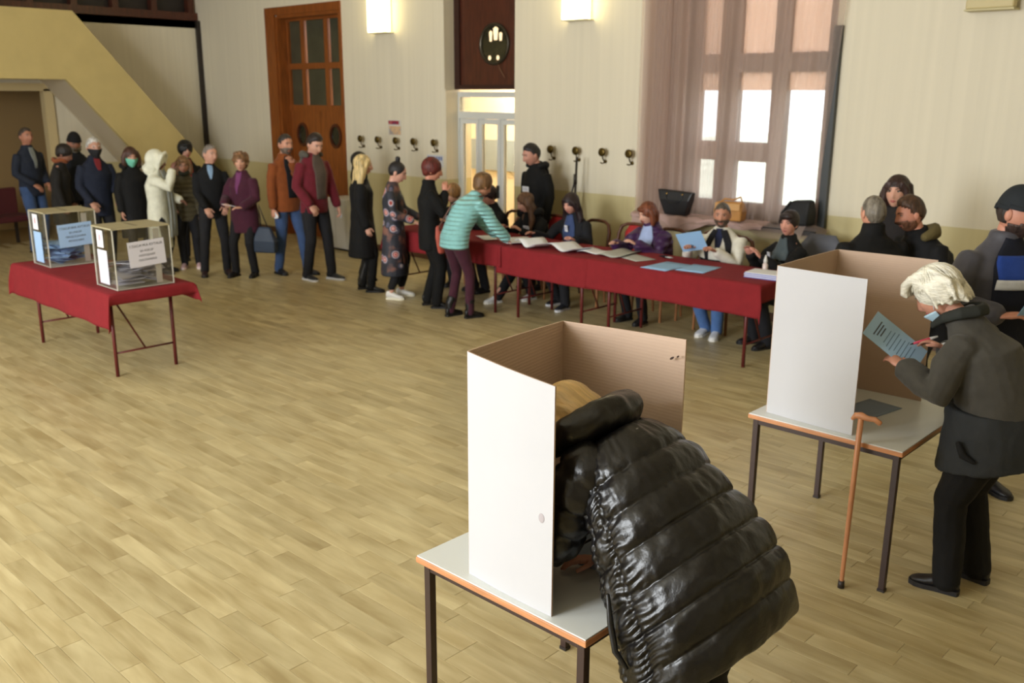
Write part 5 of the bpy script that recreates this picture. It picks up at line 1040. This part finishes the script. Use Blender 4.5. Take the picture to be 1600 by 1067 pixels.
def bal():
    t=root('blue_ballot','printed blue ballot held by the white haired woman','paper',(0,0,0)); M=Matrix.Translation((p.u,p.v,0))@Matrix.Rotation(p.rz,4,'Z')@Matrix.Translation((-.03,.46,1.155))@Matrix.Rotation(math.radians(20),4,'Z')@Matrix.Rotation(math.radians(36),4,'X')@Matrix.Rotation(math.radians(-28),4,'Y')
    t.matrix_world=M; MB().cbox((0,0,0),(.20,.30,.0012)).build('sheet',mat('ballot_sheet',(170,206,238),.7),t)
    for k in range(3): MB().cbox((0,.105-.016*k,.001),(.11-.02*k,.006,.0006)).build('heading',M_ink,t)
    for k in range(8): MB().cbox((-.005,.045-.02*k,.001),(.10+.02*((k*7)%3),.0035,.0006)).build('printed_line',mat('print_blue',(96,124,160),.7),t)
bal()
pn=root('pen','pink and white pen in the hand of the white haired woman','pen',(0,0,0)); w_=p.wr[1]+V3(-.02,.075,.03)
pn.matrix_world=Matrix.Translation((p.u,p.v,0))@Matrix.Rotation(p.rz,4,'Z')
MB().tube([w_+V3(-.05,.055,-.012),w_+V3(.0,.0,.012)],[.0065,.0075],9).build('barrel',mat('pen_pink',(226,84,110),.35),pn,smooth=True); MB().tube([w_+V3(.0,.0,.012),w_+V3(.022,-.026,.023)],[.008,.005],9).build('cap',M_white,pn,smooth=True); MB().tube([w_+V3(-.05,.055,-.012),w_+V3(-.062,.068,-.018)],[.005,.0015],8).build('tip',M_dark,pn,smooth=True)
# ================================================================== WOMAN IN BLACK DOWN COAT AT THE NEAR BOOTH
M_puff=mat('black_nylon_down',(13,11,11),.33,var=.2,scale=8,bump=.35,bscale=26,spec=.5)
M_puff2=mat('black_nylon_panel',(16,15,15),.42,spec=.5,bump=.3,bscale=30)
U0,V0=-1.38,2.27
p=person('blonde woman in shiny black down coat bent over the near booth',U0,V0,(-1,0),1.66,fem=True,lean=50,hunch=10,neckfwd=.03,head=(0,66,0),hair=dict(rgb=(196,160,104),st='bob',vol=1.02,disp=.006,mat=mat('blonde_hair',(206,172,116),.4,var=.32,scale=12,stretch=(5,.5,.5),bump=.7,bscale=20)),skin=(206,150,128),detail=True,vox=.010,top=dict(none=1),bottom=dict(rgb=(12,12,13)),shoe=dict(rgb=(20,18,19)),
  hands=((-.12,.55,.79),(.035,.365,.78)),hdir=((.3,.9,-.1),(-.66,.75,-.06)),hcurl=.35,feet=((-.11,-.17),(.12,-.12)),torsoshift=-.02)
keys=[(.0,-1.265,.585,.258,.315),(.13,-1.30,.675,.272,.315),(.30,-1.342,.785,.272,.305),(.50,-1.42,.90,.238,.28),(.70,-1.515,1.035,.195,.245),(.86,-1.60,1.145,.155,.205),(.95,-1.655,1.205,.12,.16),(1.0,-1.70,1.24,.095,.115)]
def kint(t):
    for a,b in zip(keys,keys[1:]):
        if t<=b[0]+1e-9:
            f=(t-a[0])/(b[0]-a[0]); f=f; return [a[i]+(b[i]-a[i])*f for i in range(1,5)]
    return list(keys[-1][1:])
def coat():
    NT,NA=190,168; al=math.radians(47); fv=V3(0,math.cos(al),-math.sin(al)); seams=[0,.16,.32,.47,.61,.74,.86,1.0]
    rings=[]
    for i in range(NT+1):
        t=i/NT; c_u,c_z,hd,hw=[sum(kint(min(1,max(0,t+d)))[k] for d in (-.03,0,.03))/3 for k in range(4)]
        j=max(k for k in range(len(seams)-1) if seams[k]<=t+1e-9); lt=(t-seams[j])/(seams[j+1]-seams[j])
        ring=[]
        for a in range(NA):
            th=2*math.pi*a/NA; cx_,sy_=math.cos(th),math.sin(th)
            # side seams (near and far) and front zip interrupt the baffles
            dn=min(abs((th-math.radians(184)+math.pi)%(2*math.pi)-math.pi),abs((th-math.radians(-4)+math.pi)%(2*math.pi)-math.pi)); dn2=min(abs((th-math.radians(152)+math.pi)%(2*math.pi)-math.pi),abs((th-math.radians(28)+math.pi)%(2*math.pi)-math.pi))
            sk=.02*math.sin(th*1.0+.6); ltt=min(1,max(0,lt))
            bul=(math.sin(math.pi*ltt)**.45 if 0<ltt<1 else 0)
            amp=.019*(1-.55*math.exp(-(dn/.06)**2))*(1-.5*math.exp(-(dn2/.06)**2))
            puck=math.exp(-(dn/.24)**2)*.0042*math.sin(t*190+5*mnoise.noise(V3(th*4,t*9,0)))+math.exp(-(dn2/.18)**2)*.004*math.sin(t*170+6*mnoise.noise(V3(th*5,t*7,3)))
            edge=math.exp(-(min(ltt,1-ltt)/.16)**2)*.006*mnoise.noise(V3(th*26,j*3.1,t*6))
            wr_=.010*mnoise.noise(V3(cx_*3.2,sy_*3.2,t*7))+.004*mnoise.noise(V3(cx_*11,sy_*11,t*18))
            off=amp*bul-.008*math.exp(-(dn/.022)**2)-.006*math.exp(-(dn2/.022)**2)+puck+edge+wr_
            sq=(abs(cx_)**2.4+abs(sy_)**2.4)**(-1/2.4)
            d_=hd*(.80 if sy_>0 else 1.0); x=(hw*sq+off)*cx_; f=(d_*sq+off)*sy_
            base=V3(0,-(c_u-U0),c_z)+V3(x,0,0)+fv*f
            if t<.08: base.z+=.012*mnoise.noise(V3(th*3,0,1))*(1-t/.08)
            ring.append(base)
        rings.append(ring)
    # turn the hem under
    inn=[[q*.94+V3(0,-(keys[0][1]-U0),keys[0][2])*.06+V3(0,.012,.012) for q in rings[0]]]
    mb=MB().rings(inn+rings,cap=True); o=mb.build('down_coat',M_puff,p.root,smooth=True); return o
coat()
def puffy_sleeve(P_,R_,n_b,name):
    L=60; NA=40; mb=MB(); pts=[]
    import itertools
    seg=[0]; 
    for a,b in zip(P_,P_[1:]): seg.append(seg[-1]+(b-a).length)
    def at(t):
        s_=t*seg[-1]
        for k in range(len(P_)-1):
            if s_<=seg[k+1]+1e-9: f=(s_-seg[k])/(seg[k+1]-seg[k]); return P_[k].lerp(P_[k+1],f),R_[k]+(R_[k+1]-R_[k])*f
        return P_[-1],R_[-1]
    sm=lambda t:[sum((at(min(1,max(0,t+d)))[0] for d in (-.08,-.04,0,.04,.08)),V3(0,0,0))/5, at(t)[1]]
    C=[sm(i/L) for i in range(L+1)]; rings=[]; prev=None
    for i,(c,r) in enumerate(C):
        d=(C[min(L,i+1)][0]-C[max(0,i-1)][0]).normalized(); u_=(V3(1,0,0) if prev is None else prev); u_=(u_-d*u_.dot(d)).normalized(); prev=u_; w_=d.cross(u_)
        lt=(i/L*n_b)%1; bul=math.sin(math.pi*lt)**.55 if 0<lt<1 else 0
        ring=[]
        for a in range(NA):
            th=2*math.pi*a/NA; dn=abs((th-2.2+math.pi)%(2*math.pi)-math.pi); off=.017*bul*(1-.5*math.exp(-(dn/.1)**2))+.006*mnoise.noise(V3(math.cos(th)*2.5,math.sin(th)*2.5,i*.3))+math.exp(-(min(lt,1-lt)/.16)**2)*.005*mnoise.noise(V3(th*9,i*.2,2))
            ring.append(c+(u_*math.cos(th)+w_*math.sin(th))*(r+off))
        rings.append(ring)
    return MB().rings(rings).build(name,M_puff,p.root,smooth=True)
sL=V3(-.15,.30,1.165); eL=V3(-.195,.375,.93); wL=p.wr[0]
puffy_sleeve([sL+V3(.06,-.02,.02),sL,eL,wL-(wL-eL).normalized()*.02],[.085,.088,.072,.048],6,'sleeve')
sR=V3(.15,.30,1.165); puffy_sleeve([sR+V3(-.06,-.02,.02),sR,p.el[1],p.wr[1]-(p.wr[1]-p.el[1]).normalized()*.03],[.085,.088,.072,.05],6,'sleeve')
# thick folded hood around the neck
hb=[(-.15,.49,1.17),(-.16,.44,1.22),(-.14,.375,1.275),(-.075,.325,1.308),(0,.31,1.315),(.075,.325,1.308),(.14,.375,1.275),(.16,.44,1.22),(.15,.49,1.17)]
g=MB().tube([V3(*q) for q in hb],[.035,.055,.066,.072,.074,.072,.066,.055,.035],18,flat=.85)
remeshed(g,'hood',M_puff,p.root,.009,4,.03)
g=MB().tube([V3(-.11,.30,1.225),V3(-.06,.26,1.25),V3(0,.25,1.255),V3(.06,.26,1.25),V3(.11,.30,1.225)],[.05,.065,.07,.065,.05],14,flat=.5); remeshed(g,'yoke',M_puff2,p.root,.010,3,.01)
MB().ell(V3(-.03,.195,1.30),(.012,.006,.008)).build('snap',mat('steel',(150,150,150),.3,1),p.root)
MB().tube([V3(-.315,.075,.90),V3(-.325,.055,.82),V3(-.33,.03,.74),V3(-.325,-.01,.70)],[.006,.010,.010,.006],7).build('pocket_zip',M_puff2,p.root,smooth=True)
# pen and bracelet
w_=p.wr[1]; br=MB().tube([w_+V3(.024*math.cos(a),.0,.024*math.sin(a)) for a in np.linspace(0,2*math.pi,14)],.0022,6).build('bracelet',mat('gold',(190,150,80),.3,1),p.root,smooth=True)
pe=root('pen','black pen in the hand of the bent woman','pen',(0,0,0)); pe.matrix_world=Matrix.Translation((p.u,p.v,0))@Matrix.Rotation(p.rz,4,'Z')
c_=w_+V3(-.02,.07,.028); MB().tube([c_+V3(-.05,.05,-.035),c_+V3(.04,-.02,.02)],.0045,8).build('barrel',M_dark,pe,smooth=True); MB().tube([c_+V3(-.05,.05,-.035),c_+V3(-.058,.056,-.04)],[.004,.001],8).build('tip',M_white,pe,smooth=True)
